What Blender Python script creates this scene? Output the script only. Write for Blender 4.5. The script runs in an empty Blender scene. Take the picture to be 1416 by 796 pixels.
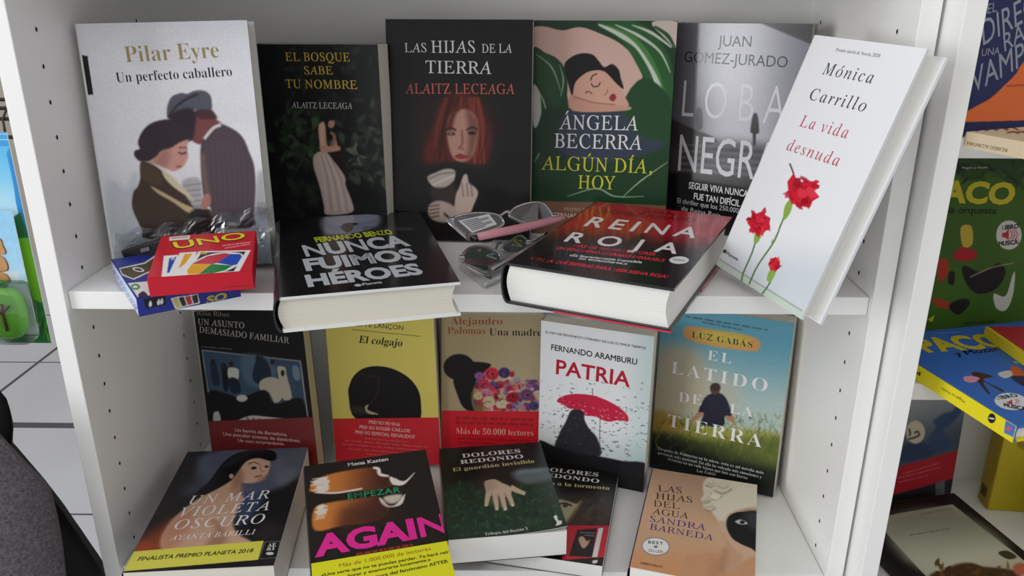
import bpy, math, random
import numpy as np
from mathutils import Matrix, Vector

random.seed(7)
rng = np.random.default_rng(11)
SC = bpy.context.scene
COL = SC.collection

# ------------------------------------------------------------------ camera
CAM = np.array([0.43667, -0.71343, 0.03549])
YAW, PITCH, ROLL, FPX = -0.0158074, -0.3541554, 0.0018266, 1122.235


def cam_axes():
    ca, sa = math.cos(YAW), math.sin(YAW)
    cb, sb = math.cos(PITCH), math.sin(PITCH)
    cc, sc = math.cos(ROLL), math.sin(ROLL)
    f = np.array([sa * cb, ca * cb, sb])
    r = np.array([ca, -sa, 0.0])
    u = np.cross(r, f)
    return cc * r + sc * u, -sc * r + cc * u, f


RX, UY, FW = cam_axes()
cd = bpy.data.cameras.new('camera')
cd.sensor_width = 36.0
cd.lens = FPX / 1416 * 36.0
cd.clip_start = 0.02
cam = bpy.data.objects.new('camera', cd)
cam.matrix_world = Matrix(((RX[0], UY[0], -FW[0], CAM[0]), (RX[1], UY[1], -FW[1], CAM[1]),
                           (RX[2], UY[2], -FW[2], CAM[2]), (0, 0, 0, 1)))
COL.objects.link(cam)
SC.camera = cam

# ------------------------------------------------------------------ light, exposure
SC.view_settings.view_transform = 'Standard'
SC.view_settings.look = 'None'
SC.view_settings.gamma = 1.0
SC.view_settings.use_curve_mapping = False
SC.view_settings.exposure = 0.0
w = bpy.data.worlds.new('shop_light')
SC.world = w
w.use_nodes = True
w.node_tree.nodes['Background'].inputs[0].default_value = (0.98, 0.99, 1.0, 1)
w.node_tree.nodes['Background'].inputs[1].default_value = 0.56


def area(name, loc, target, sx, sy, power, col=(1, 1, 1)):
    l = bpy.data.lights.new(name, 'AREA')
    l.shape = 'RECTANGLE'
    l.size, l.size_y, l.energy, l.color = sx, sy, power, col
    o = bpy.data.objects.new(name, l)
    o.location = loc
    o.rotation_euler = (Vector(target) - Vector(loc)).to_track_quat('-Z', 'Y').to_euler()
    COL.objects.link(o)
    return o


area('ceiling_lamp', (-0.2, -1.5, 1.5), (0.35, 0.1, -0.4), 1.6, 0.7, 9, (1.0, 0.99, 0.97))
area('shop_window_light', (-2.3, -1.6, 0.3), (0.6, 0.1, -0.3), 1.4, 1.6, 45, (0.95, 0.98, 1.0))


# ------------------------------------------------------------------ helpers
def ray(px, py):
    return FW + RX * (px - 708) / FPX - UY * (py - 398) / FPX


def aty(px, py, y):
    d = ray(px, py)
    return CAM + d * (y - CAM[1]) / d[1]


def atz(px, py, z):
    d = ray(px, py)
    return CAM + d * (z - CAM[2]) / d[2]


def lin(c):
    c = np.asarray(c, float) / 255.0
    return np.where(c <= 0.04045, c / 12.92, ((c + 0.055) / 1.055) ** 2.4)


def tag(o, label=None, cat=None, group=None, kind=None):
    if label: o['label'] = label
    if cat: o['category'] = cat
    if group: o['group'] = group
    if kind: o['kind'] = kind
    return o


def empty(name, loc=(0, 0, 0), rz=0.0):
    o = bpy.data.objects.new(name, None)
    o.empty_display_size = 0.03
    o.location = loc
    o.rotation_euler = (0, 0, rz)
    COL.objects.link(o)
    return o


def mat(name, col, rough=0.5, spec=0.5, metal=0.0, noise=0.0, scale=40.0, coat=0.0, bump=0.0):
    m = bpy.data.materials.new(name)
    m.use_nodes = True
    nt = m.node_tree
    b = nt.nodes['Principled BSDF']
    lc = lin(col)
    b.inputs['Base Color'].default_value = (*lc, 1)
    b.inputs['Roughness'].default_value = rough
    b.inputs['Metallic'].default_value = metal
    b.inputs['Specular IOR Level'].default_value = spec
    b.inputs['Coat Weight'].default_value = coat
    b.inputs['Coat Roughness'].default_value = 0.12
    if noise > 0 or bump > 0:
        tc = nt.nodes.new('ShaderNodeTexCoord')
        n = nt.nodes.new('ShaderNodeTexNoise')
        n.inputs['Scale'].default_value = scale
        n.inputs['Detail'].default_value = 4
        nt.links.new(tc.outputs['Object'], n.inputs['Vector'])
    if noise > 0:
        r = nt.nodes.new('ShaderNodeValToRGB')
        r.color_ramp.elements[0].position = 0.3
        r.color_ramp.elements[1].position = 0.7
        r.color_ramp.elements[0].color = (*np.clip(lc * (1 - noise), 0, 1), 1)
        r.color_ramp.elements[1].color = (*np.clip(lc * (1 + noise), 0, 1), 1)
        nt.links.new(n.outputs['Fac'], r.inputs['Fac'])
        nt.links.new(r.outputs['Color'], b.inputs['Base Color'])
    if bump > 0:
        bp = nt.nodes.new('ShaderNodeBump')
        bp.inputs['Strength'].default_value = bump
        bp.inputs['Distance'].default_value = 0.002
        nt.links.new(n.outputs['Fac'], bp.inputs['Height'])
        nt.links.new(bp.outputs['Normal'], b.inputs['Normal'])
    return m


def print_mat(name, rough, coat=0.0, spec=0.5):
    m = bpy.data.materials.new(name)
    m.use_nodes = True
    nt = m.node_tree
    b = nt.nodes['Principled BSDF']
    a = nt.nodes.new('ShaderNodeAttribute')
    a.attribute_name = 'print'
    nt.links.new(a.outputs['Color'], b.inputs['Base Color'])
    b.inputs['Roughness'].default_value = rough
    b.inputs['Specular IOR Level'].default_value = spec
    b.inputs['Coat Weight'].default_value = coat
    b.inputs['Coat Roughness'].default_value = 0.1
    return m


def page_mat(name, col):
    """paper edges: fine leaf lines running along the book"""
    m = bpy.data.materials.new(name)
    m.use_nodes = True
    nt = m.node_tree
    b = nt.nodes['Principled BSDF']
    b.inputs['Roughness'].default_value = 0.85
    b.inputs['Specular IOR Level'].default_value = 0.15
    tc = nt.nodes.new('ShaderNodeTexCoord')
    mp = nt.nodes.new('ShaderNodeMapping')
    mp.inputs['Scale'].default_value = (6, 6, 2600)
    n = nt.nodes.new('ShaderNodeTexNoise')
    n.inputs['Scale'].default_value = 1.0
    n.inputs['Detail'].default_value = 2
    r = nt.nodes.new('ShaderNodeValToRGB')
    lc = lin(col)
    r.color_ramp.elements[0].position = 0.3
    r.color_ramp.elements[1].position = 0.7
    r.color_ramp.elements[0].color = (*(lc * 0.91), 1)
    r.color_ramp.elements[1].color = (*np.clip(lc * 1.03, 0, 1), 1)
    nt.links.new(tc.outputs['Object'], mp.inputs['Vector'])
    nt.links.new(mp.outputs['Vector'], n.inputs['Vector'])
    nt.links.new(n.outputs['Fac'], r.inputs['Fac'])
    nt.links.new(r.outputs['Color'], b.inputs['Base Color'])
    return m


def clear_mat(name, tint=(255, 255, 255), gloss=0.12, rough=0.08, fres=0.6):
    """thin clear plastic: lets light straight through and reflects at its surface"""
    m = bpy.data.materials.new(name)
    m.use_nodes = True
    nt = m.node_tree
    nt.nodes.clear()
    out = nt.nodes.new('ShaderNodeOutputMaterial')
    mix = nt.nodes.new('ShaderNodeMixShader')
    t = nt.nodes.new('ShaderNodeBsdfTransparent')
    t.inputs[0].default_value = (*lin(tint), 1)
    g = nt.nodes.new('ShaderNodeBsdfGlossy')
    g.inputs['Roughness'].default_value = rough
    lw = nt.nodes.new('ShaderNodeLayerWeight')
    lw.inputs[0].default_value = 0.35
    ad = nt.nodes.new('ShaderNodeMath')
    ad.operation = 'MULTIPLY_ADD'
    ad.inputs[1].default_value = fres
    ad.inputs[2].default_value = gloss
    ad.use_clamp = True
    nt.links.new(lw.outputs['Fresnel'], ad.inputs[0])
    nt.links.new(ad.outputs[0], mix.inputs[0])
    nt.links.new(t.outputs[0], mix.inputs[1])
    nt.links.new(g.outputs[0], mix.inputs[2])
    nt.links.new(mix.outputs[0], out.inputs[0])
    return m


M = dict(
    white=mat('white_melamine', (247, 246, 243), 0.38, 0.4, noise=0.012, scale=8),
    edge=mat('white_edge_band', (236, 238, 240), 0.35, 0.4),
    hole=mat('dark_pin_hole', (18, 18, 18), 0.8, 0.1),
    print=print_mat('printed_cover', 0.3, 0.06, .35),
    matte=print_mat('printed_matte', 0.5, 0.0, 0.25),
    gloss=print_mat('printed_gloss', 0.2, 0.3),
    band=print_mat('printed_band', 0.4, 0.05),
    page=page_mat('paper_leaves', (226, 221, 207)),
    pagew=page_mat('paper_leaves_white', (238, 236, 230)),
    paged=page_mat('paper_leaves_tan', (196, 182, 150)),
)


class MB:
    """collects polygons, then links them as one mesh object"""

    def __init__(s):
        s.v, s.f, s.m = [], [], []

    def add(s, verts, faces, mi=0):
        o = len(s.v)
        s.v += [tuple(map(float, p)) for p in verts]
        s.f += [tuple(i + o for i in f) for f in faces]
        s.m += [mi] * len(faces)

    def box(s, a, b, mi=0):
        (x0, y0, z0), (x1, y1, z1) = a, b
        s.add([(x0, y0, z0), (x1, y0, z0), (x1, y1, z0), (x0, y1, z0), (x0, y0, z1), (x1, y0, z1), (x1, y1, z1), (x0, y1, z1)],
              [(3, 2, 1, 0), (4, 5, 6, 7), (0, 1, 5, 4), (1, 2, 6, 5), (2, 3, 7, 6), (3, 0, 4, 7)], mi)

    def prism(s, prof, d0, d1, mi=0):
        """prof: points; d0,d1: offset vectors of both ends"""
        n = len(prof)
        prof = [np.asarray(p, float) for p in prof]
        vs = [p + np.asarray(d0) for p in prof] + [p + np.asarray(d1) for p in prof]
        fs = [tuple(range(n))[::-1], tuple(range(n, 2 * n))]
        fs += [(i, (i + 1) % n, n + (i + 1) % n, n + i) for i in range(n)]
        s.add(vs, fs, mi)

    def tube(s, pts, r, n=8, closed=False, mi=0, flat=1.0, up=(0, 0, 1)):
        pts = [np.asarray(p, float) for p in pts]
        k = len(pts)
        vs = []
        for i, p in enumerate(pts):
            a = pts[(i - 1) % k] if (closed or i > 0) else p
            b = pts[(i + 1) % k] if (closed or i < k - 1) else p
            t = b - a
            t = t / (np.linalg.norm(t) + 1e-12)
            side = np.cross(t, up)
            if np.linalg.norm(side) < 1e-4: side = np.cross(t, (1, 0, 0))
            side /= np.linalg.norm(side)
            nn = np.cross(side, t)
            rr = r[i] if hasattr(r, '__len__') else r
            for j in range(n):
                q = 2 * math.pi * j / n
                vs.append(p + side * math.cos(q) * rr + nn * math.sin(q) * rr * flat)
        fs = []
        for i in range(k if closed else k - 1):
            for j in range(n):
                a, b = i * n + j, i * n + (j + 1) % n
                c, d = ((i + 1) % k) * n + (j + 1) % n, ((i + 1) % k) * n + j
                fs.append((a, b, c, d))
        if not closed:
            fs.append(tuple(range(n))[::-1])
            fs.append(tuple(range((k - 1) * n, k * n)))
        s.add(vs, fs, mi)

    def grid(s, P, mi=0):
        P = np.asarray(P, float)
        a, b = P.shape[:2]
        s.add(P.reshape(-1, 3), [(i * b + j, i * b + j + 1, (i + 1) * b + j + 1, (i + 1) * b + j)
                                 for i in range(a - 1) for j in range(b - 1)], mi)

    def build(s, name, mats, parent=None, smooth=False, bevel=0.0, solid=0.0):
        me = bpy.data.meshes.new(name)
        me.from_pydata(s.v, [], s.f)
        for m in (mats if isinstance(mats, (list, tuple)) else [mats]): me.materials.append(m)
        me.polygons.foreach_set('material_index', s.m)
        if smooth: me.polygons.foreach_set('use_smooth', [True] * len(s.f))
        me.update()
        o = bpy.data.objects.new(name, me)
        COL.objects.link(o)
        if parent: o.parent = parent
        if bevel > 0:
            bv = o.modifiers.new('bevel', 'BEVEL')
            bv.width, bv.segments, bv.limit_method = bevel, 2, 'ANGLE'
        if solid > 0:
            so = o.modifiers.new('thickness', 'SOLIDIFY')
            so.thickness = solid
            so.offset = 0
        return o


# ------------------------------------------------------------------ lettering
_txt = bpy.data.curves.new('lettering', 'FONT')
_txt.size = 1.0
_txt.resolution_u = 3
_txo = bpy.data.objects.new('lettering', _txt)
COL.objects.link(_txo)
ACC = {'Á': 'A', 'É': 'E', 'Í': 'I', 'Ó': 'O', 'Ú': 'U', 'á': 'a', 'é': 'e', 'í': 'i', 'ó': 'o', 'ú': 'u'}
STY = {'s': (True, -0.010), 'sb': (True, 0.0), 'n': (False, 0.0), 'nl': (False, -0.012), 'nb': (False, 0.018), 'nx': (False, 0.042),
       'r': (True, 0.0)}
_gl = {}


def _map(ch, serif, light=False):
    if light:
        if ch == 'h': return chr(0x210E)
        if 'A' <= ch <= 'Z': return chr(0x1D434 + ord(ch) - 65)
        if 'a' <= ch <= 'z': return chr(0x1D44E + ord(ch) - 97)
    if serif:
        if 'A' <= ch <= 'Z': return chr(0x1D400 + ord(ch) - 65)
        if 'a' <= ch <= 'z': return chr(0x1D41A + ord(ch) - 97)
        if '0' <= ch <= '9': return chr(0x1D7CE + ord(ch) - 48)
    return ch


def _raw(body, off):
    _txt.body = body
    _txt.offset = off
    dg = bpy.context.evaluated_depsgraph_get()
    dg.update()
    ev = _txo.evaluated_get(dg)
    me = ev.to_mesh()
    v = np.array([(q.co.x, q.co.y) for q in me.vertices]).reshape(-1, 2)
    f = [tuple(p.vertices) for p in me.polygons]
    ev.to_mesh_clear()
    return v, f


def glyph(ch, sty):
    k = (ch, sty)
    if k in _gl: return _gl[k]
    serif, off = STY[sty]
    if ch == ' ':
        _gl[k] = (np.zeros((0, 2)), [], 0.27)
        return _gl[k]
    base = ACC.get(ch, ch) if serif else ch
    if base == 'i' and ch == 'í': base = 'i'
    g = _map(base, serif, sty == 'r')
    fat = off if base in 'MWmw' and off > .01 else 0
    if fat: off = 0
    if base == 'N' and off > .01: off *= .5
    v, f = _raw(g, off)
    if fat:
        n0 = len(v)
        f = [tuple(i + k * n0 for i in q) for k in range(3) for q in f]
        v = np.vstack([v + (fat * (k - 1) * 1.1, 0) for k in range(3)])
    if sty == 'r' and g != base and len(v): v[:, 0] -= .272 * v[:, 1]
    bar = _raw('|', 0)[0][:, 0].max()
    adv = _raw(g + '|', 0)[0][:, 0].max() - bar + (.02 if sty == 'r' else 0)
    if serif and ch in ACC and len(v):
        cx = (v[:, 0].min() + v[:, 0].max()) / 2
        t = 0.72 if base.isupper() else 0.52
        a = np.array([(cx - .03, t), (cx + .03, t), (cx + .16, t + .17), (cx + .06, t + .17)])
        f = f + [tuple(range(len(v), len(v) + 4))]
        v = np.vstack([v, a])
    _gl[k] = (v, f, adv)
    return _gl[k]


CHARS = {'s': "ABCDEFGHIJLMNOPQRSTUVYÁÉÍÓÚabcdefghijlmnopqrstuvyáóí .,0123456789-",
         'r': "ABCDEFGHIJLMNOPQRSTUVYZÁÉÍÓÚabcdefghijlmnopqrstuvyáóí .,&",
         'sb': "ABCDEGHIJLMNOPRSTUVZÁÍÓabcdefghijlmnoprstuvyá .,0123456789",
         'n': "ABCDEFGHIJLMNOPQRSTUVXYZÁÉÍÓÚÇabcdefghijklmnopqrstuvxyzáéíóú .,-0123456789&¿?«»",
         'nl': "ABCDEGLNORUVIMPT ÓJ", 'nb': "ABCDEFGHIJKLMNOPQRSTUVXZÁÉÍÓÚabcdefghijklmnopqrstuvyzáéíóñ .,-0123456789«»¿?",
         'nx': "ABCEFGHIMNOPRSUÉÁ "}
for _s, _c in CHARS.items():
    for _ch in _c: glyph(_ch, _s)
bpy.data.objects.remove(_txo)
bpy.data.curves.remove(_txt)


def layout(text, sty, track=0.0):
    vs, fs, x, n = [], [], 0.0, 0
    for ch in text:
        v, f, a = _gl.get((ch, sty)) or _gl[(ch, 'n')]
        if len(v):
            vs.append(v + (x, 0))
            fs += [tuple(i + n for i in q) for q in f]
            n += len(v)
        x += a + track
    V = np.vstack(vs)
    V[:, 0] -= V[:, 0].min()
    return V, fs


# ------------------------------------------------------------------ flat panels with printing on them
class Panel:
    """a rectangular face in space: o = lower left corner, X right, Y up, N outward"""

    def __init__(s, o, X, Y, N):
        s.o, s.X, s.Y, s.N = (np.asarray(q, float) for q in (o, X, Y, N))

    def uv(s, px, py):
        d = ray(px, py)
        t = ((s.o - CAM) @ s.N) / (d @ s.N)
        p = CAM + d * t - s.o
        return np.array([p @ s.X, p @ s.Y])


def spline(pts, closed=True, k=6):
    P = np.asarray(pts, float)
    n = len(P)
    out = []
    for i in range(n if closed else n - 1):
        p0, p1, p2, p3 = (P[(i + j) % n] if closed else P[min(max(i + j, 0), n - 1)] for j in (-1, 0, 1, 2))
        for q in range(k):
            t = q / k
            out.append(0.5 * (2 * p1 + (p2 - p0) * t + (2 * p0 - 5 * p1 + 4 * p2 - p3) * t * t + (3 * p1 - p0 - 3 * p2 + p3) * t ** 3))
    if not closed: out.append(P[-1])
    return np.array(out)


class Art:
    """printed picture: a fine grid of colours over u0..u1, v0..v1 of a panel"""

    def __init__(s, pan, u0, v0, u1, v1, base, res=0.0008, rot=None):
        s.pan = pan
        s.ext = (u0, v0, u1, v1)
        nu, nv = max(2, int(round((u1 - u0) / res)) + 1), max(2, int(round((v1 - v0) / res)) + 1)
        s.u, s.v = np.linspace(u0, u1, nu), np.linspace(v0, v1, nv)
        s.U, s.V = np.meshgrid(s.u, s.v)
        s.img = np.ones((nv, nu, 3)) * np.asarray(base, float)
        s.res = res
        s.tv, s.tf, s.tc = [], [], []
        s.cr = (0, 0, 1)
        s.lift = 0.00012

    def crop(s, x0, y0, k):
        s.cr = (x0, y0, k)
        return s

    def P(s, q):
        x0, y0, k = s.cr
        return s.pan.uv(x0 + q[0] / k, y0 + q[1] / k)

    def pts(s, L):
        return np.array([s.P(q) for q in L])

    def _mask(s, W, soft):
        pad = soft + 2 * s.res
        a, b = W.min(0) - pad, W.max(0) + pad
        i0, i1 = np.searchsorted(s.u, a[0]), np.searchsorted(s.u, b[0])
        j0, j1 = np.searchsorted(s.v, a[1]), np.searchsorted(s.v, b[1])
        if i1 <= i0 or j1 <= j0: return None
        U, V = s.U[j0:j1, i0:i1], s.V[j0:j1, i0:i1]
        ins = np.zeros(U.shape, bool)
        d2 = np.full(U.shape, 1e9)
        n = len(W)
        for i in range(n):
            x0, y0 = W[i]
            x1, y1 = W[(i + 1) % n]
            dx, dy = x1 - x0, y1 - y0
            L = dx * dx + dy * dy + 1e-15
            t = np.clip(((U - x0) * dx + (V - y0) * dy) / L, 0, 1)
            d2 = np.minimum(d2, (U - x0 - t * dx) ** 2 + (V - y0 - t * dy) ** 2)
            if abs(dy) > 1e-12:
                c = ((y0 > V) != (y1 > V)) & (U < dx * (V - y0) / dy + x0)
                ins ^= c
        sd = np.where(ins, 1, -1) * np.sqrt(d2)
        m = np.clip(sd / (2 * soft) + 0.5, 0, 1)
        return (slice(j0, j1), slice(i0, i1)), m * m * (3 - 2 * m)

    def _put(s, W, col, soft, a):
        r = s._mask(W, soft)
        if r is None: return
        sl, m = r
        m = (m * a)[..., None]
        s.img[sl] = s.img[sl] * (1 - m) + np.asarray(col, float) * m

    def poly(s, L, col, soft=0.5, a=1.0, sm=True):
        W = s.pts(L)
        if sm and len(W) > 3: W = spline(W, True, 4)
        s._put(W, col, soft / 1000, a)
        return s

    def ell(s, cx, cy, rx, ry, col, soft=0.5, a=1.0, rot=0.0):
        c, q = math.cos(rot), math.sin(rot)
        L = [(cx + rx * math.cos(t) * c - ry * math.sin(t) * q, cy + rx * math.cos(t) * q + ry * math.sin(t) * c)
             for t in np.linspace(0, 2 * math.pi, 20, endpoint=False)]
        return s.poly(L, col, soft, a, False)

    def line(s, L, wpx, col, soft=0.4, a=1.0, sm=True):
        """stroke of crop-pixel width wpx (a list: tapering)"""
        Q = np.asarray(L, float)
        if sm and len(Q) > 2: Q = spline(Q, False, 5)
        n = len(Q)
        ws = np.interp(np.linspace(0, 1, n), np.linspace(0, 1, len(wpx)), wpx) if hasattr(wpx, '__len__') else np.full(n, wpx)
        t = np.gradient(Q, axis=0)
        t /= np.linalg.norm(t, axis=1)[:, None] + 1e-9
        nn = np.stack([-t[:, 1], t[:, 0]], 1) * ws[:, None] / 2
        return s.poly(np.vstack([Q + nn, (Q - nn)[::-1]]), col, soft, a, False)

    def grad(s, p0, p1, c0, c1, a=1.0, region=None, soft=3.0):
        A, B = s.P(p0), s.P(p1)
        d = B - A
        t = np.clip(((s.U - A[0]) * d[0] + (s.V - A[1]) * d[1]) / (d @ d), 0, 1)[..., None]
        t = t * t * (3 - 2 * t)
        new = np.asarray(c0, float) * (1 - t) + np.asarray(c1, float) * t
        m = np.full(s.U.shape, a)
        if region is not None:
            m = np.zeros(s.U.shape)
            r = s._mask(spline(s.pts(region), True, 4), soft / 1000)
            if r: m[r[0]] = r[1] * a
        s.img = s.img * (1 - m[..., None]) + new * m[..., None]
        return s

    def noise(s, mm, amp, region=None, mono=True, a=1.0):
        def layer(step):
            gu = np.arange(s.u[0], s.u[-1] + 2 * step, step)
            gv = np.arange(s.v[0], s.v[-1] + 2 * step, step)
            g = rng.normal(size=(len(gv), len(gu)))
            fu, fv = (s.U - s.u[0]) / step, (s.V - s.v[0]) / step
            iu, iv = fu.astype(int), fv.astype(int)
            tu, tv = fu - iu, fv - iv
            tu, tv = tu * tu * (3 - 2 * tu), tv * tv * (3 - 2 * tv)
            iu1, iv1 = np.minimum(iu + 1, len(gu) - 1), np.minimum(iv + 1, len(gv) - 1)
            return (g[iv, iu] * (1 - tu) + g[iv, iu1] * tu) * (1 - tv) + (g[iv1, iu] * (1 - tu) + g[iv1, iu1] * tu) * tv
        n = layer(mm / 1000) + 0.5 * layer(mm / 2200)
        m = np.ones(s.U.shape)
        if region is not None:
            m = np.zeros(s.U.shape)
            r = s._mask(spline(s.pts(region), True, 4), 0.002)
            if r: m[r[0]] = r[1]
        s.img = s.img + (n * m * amp)[..., None] * np.ones(3)
        return s

    def photo(s, blur=1, grain=3.0):
        """photographic print: soft edges and a fine grain"""
        for _ in range(blur):
            p = np.pad(s.img, ((1, 1), (1, 1), (0, 0)), mode='edge')
            s.img = (p[:-2, 1:-1] + p[2:, 1:-1] + p[1:-1, :-2] + p[1:-1, 2:] + 2 * p[1:-1, 1:-1]) / 6
        s.img = s.img * (1 + .012 * grain * rng.normal(size=s.img.shape[:2])[..., None] * .5)
        return s

    def leaves(s, region, n, size, cols, soft=0.4, seed=1, ang=None, thin=0.45):
        """n pointed leaves scattered over a box (x0,y0,x1,y1) of the crop"""
        r = random.Random(seed)
        x0, y0, x1, y1 = region
        for _ in range(n):
            x, y = r.uniform(x0, x1), r.uniform(y0, y1)
            t = r.uniform(0, 6.3) if ang is None else ang + r.uniform(-.5, .5)
            L = size * r.uniform(.6, 1.5)
            c, q = math.cos(t), math.sin(t)
            wd = L * thin * r.uniform(.6, 1.1)
            pts = [(0, 0), (L * .35, wd / 2), (L * .7, wd * .35), (L, 0), (L * .7, -wd * .35), (L * .35, -wd / 2)]
            s.poly([(x + a * c - b * q, y + a * q + b * c) for a, b in pts], r.choice(cols), soft, r.uniform(.5, 1), False)
        return s

    def text(s, t, p0, p1, h, col, sty='s', shear=0.0, track=0.0, dz=0.0, flip=False):
        """p0,p1: ends of the baseline in the crop; h: height of capitals in crop pixels"""
        V, fs = layout(t, sty, track)
        A, B = s.P(p0), s.P(p1)
        T = s.P((p0[0], p0[1] - h))
        d = B - A
        L = np.linalg.norm(d)
        d /= L
        nrm = np.array([-d[1], d[0]])
        hh = (T - A) @ nrm
        sx, sy = L / V[:, 0].max(), hh / 0.69
        x = V[:, 0] * sx + V[:, 1] * sy * shear
        y = V[:, 1] * sy
        W = A + np.outer(x, d) + np.outer(y, nrm)
        u0, v0, u1, v1 = s.ext
        W[:, 0] = np.clip(W[:, 0], u0 + .0004, u1 - .0004)
        W[:, 1] = np.clip(W[:, 1], v0 + .0004, v1 - .0004)
        z = np.full(len(W), s.lift + dz)
        n = sum(len(q) for q in s.tv)
        s.tv.append(np.column_stack([W, z]))
        s.tf += [tuple(i + n for i in f) for f in fs]
        s.tc.append(np.tile(lin(col), (len(W), 1)))
        return s

    def small(s, p0, p1, h, col, seed=0, n=24):
        """a line of small lettering too fine to read in the photograph: word-length dashes"""
        r = random.Random(seed)
        p0, p1 = np.array(p0, float), np.array(p1, float)
        x = 0.0
        while x < 1:
            wl = r.uniform(.04, .14)
            e = min(1, x + wl)
            s.line([tuple(p0 + (p1 - p0) * x), tuple(p0 + (p1 - p0) * e)], h, col, 0.35, 0.75, False)
            x = e + .025
        return s

    def mesh(s, name, material, parent, off, thick=0.0, edge=None, z=0.0, bend=None):
        nv, nu = s.U.shape
        P = np.column_stack([s.U.ravel(), s.V.ravel(), np.full(nu * nv, 0.0)])
        idx = np.arange(nu * nv).reshape(nv, nu)
        Q = np.column_stack([idx[:-1, :-1].ravel(), idx[:-1, 1:].ravel(), idx[1:, 1:].ravel(), idx[1:, :-1].ravel()])
        C = lin(np.clip(s.img, 0, 255).reshape(-1, 3))
        F = Q.tolist()
        if thick > 0:
            # rim and back sheet follow the outline of the grid
            ring = np.concatenate([idx[0, :], idx[1:, -1], idx[-1, -2::-1], idx[-2:0:-1, 0]])
            n0 = len(P)
            R1 = P[ring].copy()
            R2 = P[ring].copy()
            R2[:, 2] -= thick
            P = np.vstack([P, R1, R2])
            C = np.vstack([C, np.tile(lin(edge), (2 * len(ring), 1))])
            k = len(ring)
            for i in range(k):
                j = (i + 1) % k
                F.append((n0 + j, n0 + i, n0 + k + i, n0 + k + j))
            if bend is None: F.append(tuple(n0 + k + i for i in range(k))[::-1])
        if s.tv:
            n0 = len(P)
            P = np.vstack([P] + s.tv)
            C = np.vstack([C] + s.tc)
            F += [tuple(i + n0 for i in f) for f in s.tf]
        if bend is not None: P[:, 2] += bend(P[:, 0], P[:, 1])
        P[:, 2] += z
        P = P + np.asarray(off)
        me = bpy.data.meshes.new(name)
        me.from_pydata(P.tolist(), [], F)
        at = me.color_attributes.new('print', 'FLOAT_COLOR', 'POINT')
        at.data.foreach_set('color', np.column_stack([C, np.ones(len(C))]).ravel())
        me.materials.append(material)
        me.update()
        o = bpy.data.objects.new(name, me)
        COL.objects.link(o)
        o.parent = parent
        return o


def pose_frame(yaw, lean, roll):
    yaw, lean, roll = map(math.radians, (yaw, lean, roll))
    cy, sy = math.cos(yaw), math.sin(yaw)
    X0 = np.array([cy, sy, 0.0])
    H = np.array([-sy, cy, 0.0])
    Y0 = math.cos(lean) * np.array([0, 0, 1.0]) + math.sin(lean) * H
    N = np.cross(X0, Y0)
    return math.cos(roll) * X0 + math.sin(roll) * Y0, -math.sin(roll) * X0 + math.cos(roll) * Y0, N


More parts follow.
